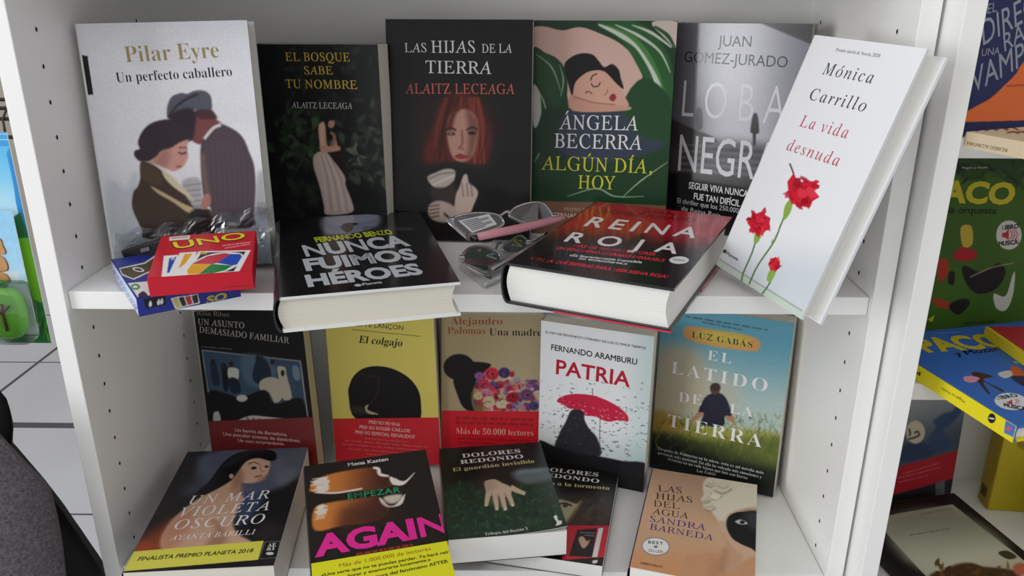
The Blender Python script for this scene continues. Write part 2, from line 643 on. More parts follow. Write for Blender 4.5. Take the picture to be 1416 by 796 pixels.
class Book:
    """front cover with its lower left corner at pos; kind 'hard' (boards overhang, round spine) or 'soft'"""

    def __init__(s, label, pose, kind='soft', base=(200, 200, 200), group=None, name=None, res=0.0008):
        x, y, z, ya, le, ro, s.w, s.h, s.t = pose
        s.X, s.Y, s.N = pose_frame(ya, le, ro)
        s.pos = np.array([x, y, z])
        s.kind = kind
        lo = min((s.pos + i * s.w * s.X + j * s.h * s.Y - k * (s.t + .0003) * s.N)[2] for i in (0, 1) for j in (0, 1) for k in (0, 1))
        for zz in (ZS, ZL, S1, S2, S3):
            if abs(lo - zz) < .004: s.pos[2] += zz + .0004 - lo
        s.pan = Panel(s.pos, s.X, s.Y, s.N)
        o = s.pos + s.X * s.w / 2 - s.N * s.t / 2
        s.off = np.array([-s.w / 2, 0, s.t / 2])
        e = empty(name or ('hardcover_book' if kind == 'hard' else 'paperback_book'))
        e.matrix_world = Matrix(((s.X[0], s.Y[0], s.N[0], o[0]), (s.X[1], s.Y[1], s.N[1], o[1]), (s.X[2], s.Y[2], s.N[2], o[2]), (0, 0, 0, 1)))
        s.e = tag(e, label, 'book', group)
        s.art = Art(s.pan, 0, 0, s.w, s.h, base, res)

    def finish(s, spine=(230, 230, 230), back=(230, 230, 230), edge=(225, 225, 222), page='page', m='print', bend=None, block_gap=None, spine_art=None):
        hard = s.kind == 'hard'
        ct = 0.0026 if hard else 0.0006
        w, h, t = s.w, s.h, s.t
        s.art.mesh('front_cover', M[m], s.e, s.off, ct, edge, 0.0, bend)
        # back cover
        mb = MB()
        mb.box(s.off + (0, 0, -t), s.off + (w, h, -t + ct))
        flat_print(mb.build('back_cover', M[m], s.e), back)
        # page block
        ov = 0.0032 if hard else 0.0004
        mb = MB()
        if hard:
            pr = []
            for k in range(9):
                q = k / 8
                pr.append((0.0015 - 0.004 * math.sin(math.pi * q), 0, -t + ct + (t - 2 * ct) * q))
            for k in range(9):
                q = 1 - k / 8
                pr.append((w - ov - 0.0035 * math.sin(math.pi * q), 0, -t + ct + (t - 2 * ct) * q))
        else:
            pr = [(0.0004, 0, -t + ct), (0.0004, 0, -ct), (w - ov, 0, -ct), (w - ov, 0, -t + ct)]
        pr = [np.array(p) + s.off for p in pr]
        mb.prism(pr, (0, ov, 0), (0, h - ov, 0))
        mb.build('page_block', M[page], s.e)
        # spine
        mb = MB()
        n = 12
        bul = min(0.007, t * .2) if hard else min(.0025, t * .1)
        outer, inner = [], []
        for k in range(n + 1):
            q = math.pi * k / n
            outer.append((-bul * math.sin(q) ** .8 if 0 < k < n else 0, 0, -t / 2 + t / 2 * math.cos(q)))
            inner.append((ct * .6 - (bul * math.sin(q) ** .8 if 0 < k < n else 0), 0, -t / 2 + (t / 2 - ct * .5) * math.cos(q)))
        pr = [np.array(p) + s.off for p in outer + inner[::-1]]
        for k in range(n):  # shell strips
            a, b = pr[k], pr[k + 1]
            c, d = pr[2 * n + 1 - k - 1], pr[2 * n + 1 - k]
            mb.prism([a, b, c, d], (0, 0, 0), (0, h, 0))
        flat_print(mb.build('spine', M[m], s.e), spine)
        return s

    def band(s, v0, v1, base, draw=None, slope=0.0, edge=None, name='paper_band'):
        """a loose paper strip wrapped round the cover from v0 to v1"""
        a = Art(s.pan, 0, v0, s.w, v1, base, 0.0008)
        if draw: draw(a)
        return a.mesh(name, M['band'], s.e, s.off, 0.00012, edge or base, 0.0005)


def flat_print(o, col):
    me = o.data
    at = me.color_attributes.new('print', 'FLOAT_COLOR', 'POINT')
    at.data.foreach_set('color', np.tile(np.append(lin(col), 1.0), (len(me.vertices), 1)).ravel())
    return o


# ------------------------------------------------------------------ the room
ZS, ZL, W, D, T = -0.23742, -0.55782, 0.76268, 0.2707, 0.0174
FLOOR = -1.25
S1, S2, S3 = -.09, -.3346, -.59
mtile = mat('grey_floor_tile', (206, 207, 212), 0.45, 0.4, noise=0.05, scale=3)
mjoint = mat('dark_tile_joint', (92, 92, 98), 0.7, 0.2)
mb = MB()
mb.box((-4, -3, FLOOR - .05), (4, 4, FLOOR))
for y, hw in ((1.494, .016), (1.043, .003), (.593, .003), (1.944, .003), (2.394, .003), (.143, .003), (-.307, .003), (-.757, .003)):
    mb.box((-4, y - hw, FLOOR), (4, y + hw, FLOOR + .0006), 1)
for x in (-2.235, -1.335, -.435, .465, 1.365, 2.265):
    mb.box((x - .006, -3, FLOOR), (x + .006, 4, FLOOR + .0007), 1)
tag(mb.build('floor', [mtile, mjoint]), kind='structure')
mb = MB()
mb.box((-4, 3.2, FLOOR), (4, 3.3, 1.6))
tag(mb.build('wall_back', mat('beige_wall', (196, 186, 174), 0.8, 0.2, noise=0.03, scale=5)), kind='structure')


# ------------------------------------------------------------------ bookcases
def bookcase(name, label, x0, yf, wi, depth, shelves, z1, recess, holes):
    e = tag(empty(name, (x0 + wi / 2, yf + depth / 2, FLOOR)), label, 'bookcase', None)
    ox, oy = x0 + wi / 2, yf + depth / 2

    def L(x, y, z): return (x - ox, y - oy, z - FLOOR)
    for side in (0, 1):
        xa = x0 - T if side == 0 else x0 + wi
        mb = MB()
        mb.box(L(xa, yf, FLOOR), L(xa + T, yf + depth + .008, z1))
        if holes:
            xi = x0 + .0004 if side == 0 else x0 + wi - .0004
            for k in range(-8, 26):
                z = -0.032 * k
                for yh in (yf + .0381, yf + depth - .035):
                    if any(s - .02 < z < s + .003 for s in shelves): continue
                    c = [(xi, yh + .0015 * math.cos(q), z + .0022 * math.sin(q)) for q in np.linspace(0, 2 * math.pi, 10, endpoint=False)]
                    mb.add([L(*p) for p in c], [tuple(range(10)) if side == 0 else tuple(range(10))[::-1]], 1)
        mb.build('side_panel', [M['white'], M['hole']], e, bevel=.0008)
    for zt in shelves:
        mb = MB()
        mb.box(L(x0 + .0005, yf + recess, zt - .0181), L(x0 + wi - .0005, yf + depth, zt))
        mb.build('shelf', M['white'], e, bevel=.0008)
    mb = MB()
    mb.box(L(x0 - .002, yf + depth, FLOOR + .05), L(x0 + wi + .002, yf + depth + .005, z1 - .01))
    mb.build('back_panel', mat('white_back_panel', (244, 243, 240), .5, .3), e)
    return e


bookcase('bookcase', 'tall white bookcase in the middle holding the novels on two shelves', 0, 0, W, D,
         [ZS, ZL, -.878, -1.19, .083, .42, .76], .77, .006, True)
X2, YF2 = .8009, -.03
bookcase('bookcase', 'second white bookcase at the right edge holding the children\'s books', X2, YF2, W, .27,
         [S1, S2, S3, -.86, -1.19, .30, .76], .77, .05, False)


# ------------------------------------------------------------------ books, upper shelf, standing at the back
WHITE, BLACK = (238, 238, 238), (16, 15, 16)

b = Book('white hardcover showing a man in a flat cap and a woman, far left', (0.0174, 0.0678, -0.2359, 2.75, 4.85, 1.26, 0.1599, 0.2384, 0.0260), 'hard', (226, 226, 230))
a = b.art
a.crop(90, 160, 4.683)
a.grad((500, 300), (500, 760), (226, 226, 231), (196, 204, 208))
a.noise(30, 2.5)
a.poly([(270, 450), (330, 430), (400, 470), (440, 380), (470, 420), (450, 700), (300, 760)], (176, 184, 188), 5, .6)
a.poly([(755, 440), (820, 400), (880, 430), (880, 620), (800, 610)], (150, 148, 150), 2, .7)
for i in range(5):
    a.line([(765, 455 + i * 34), (880, 440 + i * 36)], 6, (105, 100, 104), 1, .7)
a.poly([(1240, 400), (1290, 380), (1330, 640), (1230, 640)], (150, 150, 156), 4, .7)
for i in range(6):
    a.line([(1245 + i * 15, 560), (1258 + i * 15, 640)], 7, (110, 108, 112), .8, .7)
# the man: neck and face, hair, cap, jacket
a.poly([(815, 60), (850, -40), (920, -55), (975, 20), (1010, 50), (960, 90), (920, 130), (890, 182), (850, 178), (818, 150)], (120, 66, 66), 1.2)
a.poly([(835, -10), (870, -42), (940, -45), (985, 15), (940, 20), (880, 20)], (70, 42, 46), 1.5)
a.poly([(660, 0), (662, -60), (690, -122), (750, -147), (790, -142), (840, -162), (900, -162), (940, -132), (950, -82), (945, -42), (880, -42), (800, -32), (720, 2), (670, 15)], (84, 84, 96), 1)
a.line([(668, 10), (720, -60), (790, -110), (860, -140)], 14, (38, 36, 46), 1)
a.poly([(672, 10), (720, -30), (800, -50), (846, -20), (842, 70), (822, 150), (770, 130), (700, 50)], (42, 30, 38), 2)
a.poly([(880, 190), (915, 120), (980, 50), (1080, 82), (1150, 140), (1190, 230), (1225, 330), (1232, 480), (1222, 640), (1215, 720), (960, 720), (945, 600), (905, 560), (885, 420), (878, 300)], (78, 66, 74), 1)
for k in range(9):
    a.line([(920 + k * 32, 150 + abs(k - 3) * 8), (935 + k * 33, 420), (950 + k * 30, 690)], 5, (98, 86, 92), 1, .5)
a.line([(900, 150), (960, 80), (1010, 58)], 22, (214, 208, 206), .8)
a.line([(890, 250), (905, 400), (930, 540)], 26, (148, 118, 92), 3, .55)
# the woman: hair, face, coat, trim
a.poly([(590, 36), (680, 24), (760, 55), (815, 110), (818, 160), (745, 178), (690, 212), (630, 232), (600, 265), (560, 292), (525, 295), (480, 292), (448, 255), (455, 225), (484, 215), (472, 175), (490, 120), (530, 68)], (46, 33, 42), 1)
a.poly([(802, 155), (790, 200), (797, 262), (782, 300), (757, 335), (702, 358), (655, 342), (600, 318), (540, 300), (592, 262), (622, 228), (690, 205), (740, 172)], (198, 146, 132), 1)
a.poly([(600, 262), (660, 215), (680, 260), (650, 330), (590, 310)], (150, 100, 92), 4, .6)
a.line([(735, 238), (760, 246), (786, 236)], 9, (60, 34, 36), .7)
a.line([(738, 208), (765, 204), (792, 210)], 6, (70, 44, 44), .7)
a.line([(722, 330), (752, 326)], 10, (140, 62, 66), .8)
a.poly([(490, 300), (560, 312), (630, 360), (690, 420), (760, 490), (830, 590), (862, 606), (935, 606), (948, 670), (960, 790), (540, 796), (500, 740), (465, 670), (440, 610), (433, 560), (445, 490), (470, 460), (488, 400)], (60, 44, 32), 1)
a.poly([(500, 310), (570, 330), (640, 420), (600, 450), (520, 420), (490, 380)], (74, 58, 42), 2)
a.poly([(555, 455), (640, 498), (760, 565), (838, 602), (805, 632), (700, 560), (600, 502)], (190, 170, 134), 1)
a.poly([(628, 342), (700, 400), (800, 500), (835, 560), (800, 530), (700, 460), (640, 395)], (208, 194, 164), 1)
a.poly([(800, 640), (860, 600), (940, 640), (900, 690), (820, 680)], (34, 26, 26), 2)
a.poly([(895, 520), (930, 505), (945, 560), (915, 600), (880, 596)], (176, 120, 108), 1)
a.photo()
a.crop(90, 10, 4.683)
a.poly([(60, 300), (147, 317), (182, 566), (100, 570)], (15, 14, 15), .3, 1, False)
a.text('Pilar Eyre', (395, 357), (1000, 325), 106, (158, 142, 92), 's')
a.text('Un perfecto caballero', (335, 487), (1083, 445), 66, (28, 26, 30), 's')
b.finish(spine=(222, 222, 222), back=(222, 222, 222), edge=(228, 228, 228))

b = Book('black paperback with a woman in a long pale dress among dark leaves', (0.1467, 0.1843, -0.2366, -11.37, 1.42, 0.77, 0.1406, 0.2146, 0.0301), 'soft', (20, 22, 21))
a = b.art.crop(340, 40, 2.95)
a.noise(25, 4)
G = [(34, 42, 34), (44, 52, 42), (54, 62, 52), (30, 36, 32), (64, 72, 60)]
a.leaves((150, 60, 560, 330), 90, 42, [(26, 30, 28), (34, 38, 36), (42, 46, 44)], .8, 2)
a.leaves((360, 330, 570, 620), 110, 48, G, .6, 3)
a.leaves((110, 340, 300, 560), 90, 50, [(40, 56, 38), (52, 70, 46), (30, 44, 32), (62, 82, 56)], .6, 4)
a.leaves((110, 540, 330, 760), 50, 60, [(24, 30, 26), (34, 40, 34), (44, 50, 44)], .8, 5)
a.leaves((420, 500, 470, 560), 10, 40, [(98, 104, 92), (80, 88, 76)], .5, 6)
a.poly([(310, 500), (400, 470), (400, 590), (330, 560)], (40, 20, 20), 5, .7)
a.poly([(280, 512), (322, 498), (352, 530), (402, 598), (408, 640), (432, 702), (432, 748), (330, 758), (318, 720), (300, 640), (276, 560)], (188, 168, 160), .8)
for k in range(6):
    a.line([(300 + k * 9, 520), (320 + k * 14, 620), (335 + k * 16, 745)], 5, (150, 130, 124) if k % 2 else (212, 196, 188), 1, .7)
a.poly([(296, 392), (322, 384), (328, 440), (334, 476), (362, 470), (356, 440), (366, 446), (374, 474), (384, 480), (380, 496), (310, 502), (300, 460)], (186, 142, 118), .7)
a.poly([(300, 395), (318, 386), (320, 470), (304, 470)], (206, 164, 140), 1)
a.ell(348, 384, 15, 21, (178, 132, 110), .7)
a.poly([(322, 362), (340, 348), (362, 358), (360, 372), (340, 374), (332, 396), (322, 388)], (26, 20, 18), .7)
a.line([(345, 420), (362, 440), (350, 478)], 12, (150, 106, 88), .8)
a.photo()
for t, p0, p1, h in (('EL BOSQUE', (163, 130), (425, 132), 34), ('SABE', (240, 185), (355, 185), 33), ('TU NOMBRE', (163, 240), (455, 245), 34)):
    a.text(t, p0, p1, h, (212, 178, 60), 'r')
a.text('ALAITZ LECEAGA', (188, 322), (435, 326), 24, (200, 196, 190), 'r')
b.finish(spine=(14, 14, 14), back=(20, 20, 20), edge=(190, 190, 184), m='matte')

b = Book('black book with a red-haired woman holding a pale rose', (0.2858, 0.1755, -0.2365, -3.64, 5.43, 0, 0.1572, 0.2396, 0.0250), 'soft', (14, 12, 13))
a = b.art.crop(525, 20, 2.745)
a.poly([(150, 320), (420, 300), (430, 560), (160, 600)], (34, 16, 14), 12)
a.poly([(228, 340), (270, 306), (330, 300), (380, 330), (412, 400), (425, 480), (405, 560), (330, 585), (250, 565), (185, 570), (165, 520), (200, 430)], (86, 30, 22), 6)
rr = random.Random(5)
for k in range(26):
    x = 225 + k * 7.4
    a.line([(x * .7 + 95, 315), (x - 10 + rr.uniform(-12, 12), 430), (x - 20 + rr.uniform(-25, 25), 565)], rr.uniform(3, 8), rr.choice([(128, 50, 34), (58, 20, 16), (150, 64, 44), (38, 14, 12)]), 1.2, .7)
a.poly([(257, 418), (272, 374), (322, 358), (366, 388), (374, 450), (362, 518), (338, 552), (302, 560), (272, 532), (257, 470)], (172, 128, 112), 1.8)
a.poly([(330, 365), (372, 400), (374, 460), (350, 540), (332, 545), (338, 450)], (104, 62, 52), 5, .8)
a.line([(262, 440), (278, 380), (300, 350)], 20, (90, 34, 24), 3)
a.line([(250, 438), (270, 430), (290, 440)], 7, (50, 26, 24), 1)
a.line([(330, 438), (352, 428), (370, 436)], 7, (50, 26, 24), 1)
a.ell(272, 453, 15, 6, (40, 24, 26), 1)
a.ell(350, 450, 15, 6, (34, 20, 22), 1)
a.ell(270, 452, 4, 4, (200, 190, 186), .8, .8)
a.line([(312, 440), (314, 490), (300, 505), (318, 510)], 7, (120, 78, 68), 1.4)
a.poly([(284, 538), (305, 528), (318, 532), (342, 538), (320, 548), (298, 547)], (136, 42, 48), 1)
a.poly([(60, 600), (180, 575), (330, 570), (540, 630), (560, 700), (40, 700)], (18, 14, 15), 6)
a.poly([(180, 618), (215, 598), (252, 585), (286, 592), (282, 630), (250, 656), (205, 655)], (172, 162, 152), 1)
a.line([(185, 625), (230, 605), (285, 600)], 5, (120, 108, 102), 1)
a.line([(200, 648), (240, 630), (280, 612)], 5, (206, 198, 188), 1)
a.poly([(196, 660), (250, 658), (280, 640), (292, 700), (260, 720), (200, 700)], (60, 48, 44), 3, .8)
a.poly([(288, 690), (302, 655), (318, 610), (332, 608), (340, 640), (358, 652), (374, 676), (358, 722), (330, 780), (285, 775)], (186, 166, 154), 1.2)
for x in (312, 330, 346):
    a.line([(x, 640), (x + 6, 690)], 4, (110, 92, 86), 1)
a.poly([(188, 722), (230, 706), (285, 730), (290, 775), (240, 790), (190, 770)], (172, 152, 142), 1.5)
for k in range(4):
    a.line([(190, 728 + k * 14), (226, 722 + k * 14)], 4, (70, 54, 52), 1)
a.line([(225, 690), (280, 720)], 5, (60, 44, 40), .8)
a.poly([(225, 575), (290, 560), (340, 575), (480, 600), (420, 590), (300, 580)], (26, 22, 20), 2)
a.photo()
for t, p0, p1, h in (('LAS', (95, 143), (178, 143), 34), ('HIJAS', (196, 145), (362, 145), 45), ('DE LA', (388, 145), (502, 145), 33), ('TIERRA', (175, 222), (425, 226), 47)):
    a.text(t, p0, p1, h, (216, 214, 212), 'r')
a.text('ALAITZ LECEAGA', (98, 300), (512, 302), 38, (196, 92, 80), 'r')
b.finish(spine=(10, 9, 10), back=(12, 11, 12), edge=(40, 38, 38), m='print')

b = Book('green paperback with a sleeping black-haired face among big leaves', (0.4441, 0.2117, -0.2381, -4.25, 3.15, 0, 0.1561, 0.2381, 0.0240), 'soft', (30, 66, 38))
a = b.art.crop(730, 20, 2.745)
a.poly([(10, 55), (60, 45), (130, 60), (200, 48), (280, 75), (350, 110), (405, 165), (435, 235), (400, 320), (370, 350), (170, 345), (150, 260), (140, 205), (100, 160), (10, 120)], (228, 190, 176), .7)
a.poly([(260, 30), (420, 30), (520, 130), (552, 250), (545, 420), (480, 330), (435, 232), (360, 105)], (44, 98, 48), .7)
for P_, w_ in (([(268, 38), (350, 75), (420, 120), (470, 200), (505, 300), (535, 385)], [6, 26, 30, 20, 4]), ([(330, 38), (420, 80), (500, 140), (540, 220)], [3, 12, 8, 3]), ([(395, 40), (470, 70), (545, 125)], [3, 12, 6])):
    a.line(P_, w_, (216, 226, 208), .7)
a.line([(300, 40), (400, 90), (470, 180), (520, 290)], [4, 18, 18, 4], (78, 138, 70), 1)
a.poly([(470, 30), (570, 30), (566, 128), (520, 90)], (226, 208, 198), .7)
a.line([(480, 45), (530, 80), (560, 130)], [8, 16, 6], (34, 84, 44), .7)
a.poly([(20, 125), (80, 160), (128, 225), (140, 300), (100, 345), (50, 270), (20, 240)], (36, 80, 42), .7)
for P_ in ([(30, 150), (90, 200), (125, 290)], [(22, 260), (60, 330), (80, 420)], [(120, 190), (135, 250), (125, 310)], [(25, 560), (60, 500), (110, 440)], [(360, 692), (430, 630), (530, 560)], [(150, 690), (260, 660), (330, 690), (440, 690)], [(480, 310), (460, 360), (420, 400)]):
    a.line(P_, [2, 6, 2], (186, 206, 178), .6, .85)
a.poly([(20, 270), (45, 300), (50, 380), (30, 430), (18, 400)], (206, 206, 196), 1)
a.poly([(360, 350), (440, 240), (545, 330), (545, 480), (420, 480)], (32, 76, 42), 1)
a.poly([(60, 360), (160, 380), (200, 480), (120, 560), (40, 520)], (26, 54, 34), 1)
a.poly([(150, 362), (350, 366), (410, 450), (520, 500), (300, 560), (120, 520)], (62, 66, 98), 4, .75)
a.poly([(172, 252), (222, 220), (284, 210), (332, 258), (368, 312), (382, 348), (330, 350), (250, 338), (172, 316)], (226, 176, 154), .8)
a.poly([(165, 306), (250, 332), (340, 342), (392, 352), (360, 366), (172, 366)], (216, 162, 138), .8)
a.line([(172, 312), (250, 334), (330, 342)], 3, (150, 100, 84), .8)
a.poly([(138, 195), (160, 165), (200, 148), (245, 152), (270, 178), (290, 200), (320, 188), (345, 210), (352, 240), (363, 282), (336, 262), (290, 216), (240, 214), (205, 232), (178, 262), (168, 308), (152, 260)], (24, 20, 20), .7)
a.line([(240, 262), (250, 274), (268, 270), (274, 258)], 4, (40, 26, 26), .6)
a.line([(238, 250), (246, 232), (262, 226)], 4, (40, 26, 26), .6)
a.poly([(308, 316), (324, 300), (336, 314), (322, 330)], (158, 54, 52), .6)
a.line([(292, 306), (302, 292), (300, 284)], 3, (150, 96, 82), .7)
a.line([(218, 300), (228, 292), (244, 300)], 4, (120, 52, 46), .6)
a.poly([(-20, 706), (250, 712), (540, 726), (540, 860), (-20, 860)], (138, 96, 76), 1, 1, False)
a.text('ÁNGELA', (118, 435), (418, 440), 54, (236, 238, 236), 'r')
a.text('BECERRA', (100, 505), (432, 513), 54, (236, 238, 236), 'r')
a.text('ALGÚN DÍA,', (50, 588), (470, 603), 52, (214, 212, 62), 'r')
a.text('HOY', (190, 660), (330, 664), 50, (214, 212, 62), 'r')
a.crop(590, 260, 5.31)
a.text('PREMIO DE NOVELA', (1010, 165), (1330, 178), 24, (206, 178, 156), 'n')
a.text('FERNANDO LARA', (935, 212), (1330, 226), 32, (226, 206, 188), 'nb')
b.finish(spine=(20, 44, 28), back=(206, 190, 180), edge=(216, 212, 204))

b = Book('grey and black thriller with a lone figure on steps, behind the leaning white book', (0.6093, 0.2452, -0.2371, -31.61, 0.37, 0.81, 0.1478, 0.2357, 0.0232), 'hard', (164, 164, 172))
a = b.art.crop(910, 20, 2.569)
a.grad((70, 200), (260, 200), (96, 96, 102), (206, 206, 214))
a.grad((300, 200), (560, 200), (206, 206, 214), (128, 128, 138), 1, [(280, 20), (580, 20), (560, 560), (280, 560)], 20)
a.poly([(340, 20), (560, 20), (560, 110), (530, 100)], (50, 46, 48), 1, 1, False)
a.grad((200, 420), (200, 480), (150, 150, 156), (58, 56, 60), .9, [(-20, 430), (600, 500), (600, 620), (-20, 620)], 10)
a.poly([(30, 372), (110, 400), (210, 452), (40, 470)], (52, 50, 54), 2)
for k in range(11):
    a.line([(70, 462 + k * 11), (460, 478 + k * 13)], 4, (34, 32, 36) if k % 2 else (112, 110, 118), .7, .8)
a.poly([(20, 560), (600, 590), (600, 900), (20, 900)], (16, 14, 17), 3, 1, False)
a.poly([(136, 340), (146, 330), (156, 342), (158, 400), (146, 408), (134, 400)], (84, 82, 88), 1)
a.poly([(334, 372), (340, 352), (350, 352), (356, 374), (358, 420), (348, 424), (346, 460), (338, 462), (336, 424), (328, 416)], (26, 24, 28), .8)
a.photo()
a.text('JUAN', (212, 112), (330, 115), 38, (24, 24, 28), 'n')
a.text('GÓMEZ-JURADO', (92, 168), (458, 189), 38, (24, 24, 28), 'n')
a.text('L O B A', (84, 362), (445, 392), 132, (222, 222, 230), 'nl')
a.text('NEGRA', (70, 554), (415, 594), 130, (214, 214, 218), 'n')
a.text('SEGUIR VIVA NUNCA', (108, 617), (318, 648), 23, (232, 232, 232), 'nb')
a.text('FUE TAN DIFÍCIL', (126, 655), (290, 682), 22, (232, 232, 232), 'nb')
a.text('El thriller que los 250.000', (68, 668), (285, 705), 17, (206, 206, 206), 'n')
a.text('de Reina Roja', (82, 695), (222, 722), 16, (206, 206, 206), 'n')
b.finish(spine=(60, 60, 62), back=(150, 150, 152), edge=(190, 190, 192), page='paged', m='gloss')

b = Book('white book with red carnations, tilted against the right side and overhanging the shelf', (0.6275, 0.0528, -0.2221, -71.88, 19.64, -1.34, 0.1386, 0.2309, 0.0236), 'hard', (240, 240, 243))
a = b.art.crop(980, 40, 1.894)
a.grad((150, 520), (120, 650), (240, 240, 243), (206, 214, 220), .8)
a.poly([(10, 596), (245, 738), (250, 775), (5, 640)], (204, 216, 204), .6, 1, False)
a.line([(20, 598), (245, 738)], 3, (120, 130, 116), .5, .7, False)
ST = (84, 120, 62)
a.line([(128, 538), (112, 590), (90, 640), (86, 668)], 4, ST, .4)
a.line([(206, 470), (190, 510), (170, 558), (128, 620), (106, 668)], 4, ST, .4)
a.line([(168, 630), (160, 664), (138, 696)], 4, ST, .4)
a.poly([(196, 500), (200, 462), (222, 440), (214, 480)], (142, 176, 74), .6)
a.poly([(118, 556), (124, 528), (142, 530), (128, 560)], (142, 176, 74), .6)
a.poly([(152, 656), (160, 632), (176, 634), (164, 660)], (142, 176, 74), .6)
a.line([(170, 552), (176, 540), (164, 560)], 4, (150, 176, 120), .4)
a.line([(212, 352), (220, 372), (226, 392)], 4, (70, 34, 34), .4)
R1 = [(214, 30, 52), (188, 18, 42), (230, 56, 74), (160, 12, 34)]
a.poly([(210, 440), (206, 400), (222, 378), (236, 402), (262, 398), (286, 400), (276, 422), (290, 440), (270, 452), (262, 468), (232, 462), (216, 456)], R1[0], .5, 1, False)
a.leaves((212, 395, 275, 455), 34, 24, R1, .4, 8, None, .7)
for cx, cy, rx, ry, n, s_ in ((133, 508, 32, 32, 46, 9), (172, 616, 17, 20, 24, 10)):
    a.poly([(cx + (rx if k % 2 else rx * .82) * math.cos(k * .45), cy + (ry if k % 2 else ry * .82) * math.sin(k * .45)) for k in range(14)], R1[0], .5, 1, False)
    a.leaves((cx - rx * .7, cy - ry * .7, cx + rx * .6, cy + ry * .6), n, rx * .5, R1, .4, s_, None, .7)
a.text('Premio Azorín de Novela 2020', (332, 58), (447, 75), 9, (110, 110, 116), 's')
a.text('Mónica', (296, 118), (426, 143), 32, (62, 62, 70), 'r', .12, .1)
a.text('Carrillo', (260, 184), (406, 217), 32, (62, 62, 70), 'r', .12, .1)
a.text('La vida', (236, 254), (360, 287), 32, (196, 74, 96), 'r', .12, .1)
a.text('desnuda', (202, 316), (337, 360), 32, (196, 74, 96), 'r', .12, .1)
a.text('Planeta', (46, 590), (76, 607), 9, (60, 60, 64), 'nb')
a.ell(42, 582, 5, 5, (50, 50, 54), .4)
b.finish(spine=(236, 236, 236), back=(238, 238, 240), edge=(226, 228, 228), page='pagew')

# ------------------------------------------------------------------ books lying on the upper shelf
b = Book('black hardcover lying flat with big silver capital letters, left of the glasses', (0.2345, -0.0905, -0.2055, 15.74, 89.25, 0, 0.1522, 0.2362, 0.0319), 'hard', (24, 22, 25))
a = b.art.crop(360, 270, 3.98)
a.noise(40, 2)
a.poly([(340, 120), (480, 100), (640, 96), (655, 160), (560, 200), (430, 215), (350, 205)], (126, 130, 150), 5)
a.poly([(380, 120), (600, 98), (630, 130), (420, 165)], (168, 172, 188), 6, .6)
for k in range(4):
    a.line([(560, 172 + k * 8), (840, 180 + k * 3)], 4, (66, 66, 78), .8, .7)
a.poly([(446, 178), (456, 158), (500, 150), (540, 156), (510, 168), (505, 190), (480, 205), (456, 192)], (30, 28, 34), 1.5)
a.text('FERNANDO BENZO', (307, 258), (733, 212), 26, (198, 212, 40), 'nx')
a.text('NUNCA', (252, 336), (828, 274), 62, (196, 200, 206), 'nx')
a.text('FUIMOS', (252, 414), (872, 348), 62, (196, 200, 206), 'nx')
a.text('HÉROES', (262, 502), (902, 430), 62, (196, 200, 206), 'nx')
a.ell(537, 494, 20, 7, (206, 206, 208), .4)
a.text('Planeta', (566, 496), (672, 482), 13, (206, 206, 208), 'nb')
b.finish(spine=(30, 28, 32), back=(236, 236, 234), edge=(232, 232, 230), page='page', m='gloss')

b = Book('thick red and black hardcover lying flat at an angle, white lettering on top', (0.4216, -0.0193, -0.1976, -24.73, 89.23, 0, 0.1530, 0.2353, 0.0397), 'hard', (22, 18, 20))
a = b.art.crop(680, 260, 3.79)
a.grad((640, 190), (560, 330), (186, 22, 40), (26, 16, 19))
for k in range(14):
    x = 420 + k * 45
    a.line([(x, 330 + k * 3), (x + 40, 240 + k * 4)], rr.uniform(6, 20), (60, 10, 16), 3, .5)
a.poly([(700, 300), (760, 250), (800, 240), (812, 270), (850, 320), (760, 330)], (50, 8, 14), 4, .7)
a.text('JUAN', (785, 126), (955, 144), 15, (92, 6, 18), 'n')
a.text('GÓMEZ-JURADO', (562, 128), (1060, 178), 17, (92, 6, 18), 'n')
a.text('REINA', (480, 197), (1064, 262), 52, (244, 242, 242), 'nb', 0, .22)
a.text('ROJA', (376, 278), (968, 344), 52, (244, 242, 242), 'nb', 0, .45)
RD = (214, 40, 58)
a.text('MÁS DE 200.000 LECTORES', (425, 307), (855, 354), 14, RD, 'nx')
a.text('UN FENÓMENO LITERARIO IMPARABLE', (335, 319), (903, 386), 14, RD, 'nx')
a.text('«Es literariamente imposible', (405, 356), (785, 394), 12, (236, 236, 236), 'nb')
a.text('no engancharse.»', (455, 373), (708, 402), 12, (236, 236, 236), 'nb')
a.text('Y TÚ, ¿A QUÉ ESPERAS PARA LEER REINA ROJA?', (195, 374), (920, 472), 15, RD, 'nx')
a.ell(982, 377, 52, 20, (240, 240, 240), .5)
a.small((952, 374), (1012, 380), 8, (130, 130, 134), 2)
b.finish(spine=(20, 18, 20), back=(20, 18, 20), edge=(20, 18, 20), page='pagew', m='gloss')
mb = MB()
hw, ht = b.w / 2, b.t / 2
mb.box((-hw + .3 * b.w, -.0006, -ht - .0003), (hw + .0004, .0, -ht + .0013))
flat_print(mb.build('jacket_flap', M['gloss'], b.e), (196, 32, 58))
mb = MB()
mb.box((hw, .45 * b.h, -ht - .0003), (hw + .0006, b.h, -ht + .0024))
flat_print(mb.build('jacket_fold', M['gloss'], b.e), (196, 32, 58))

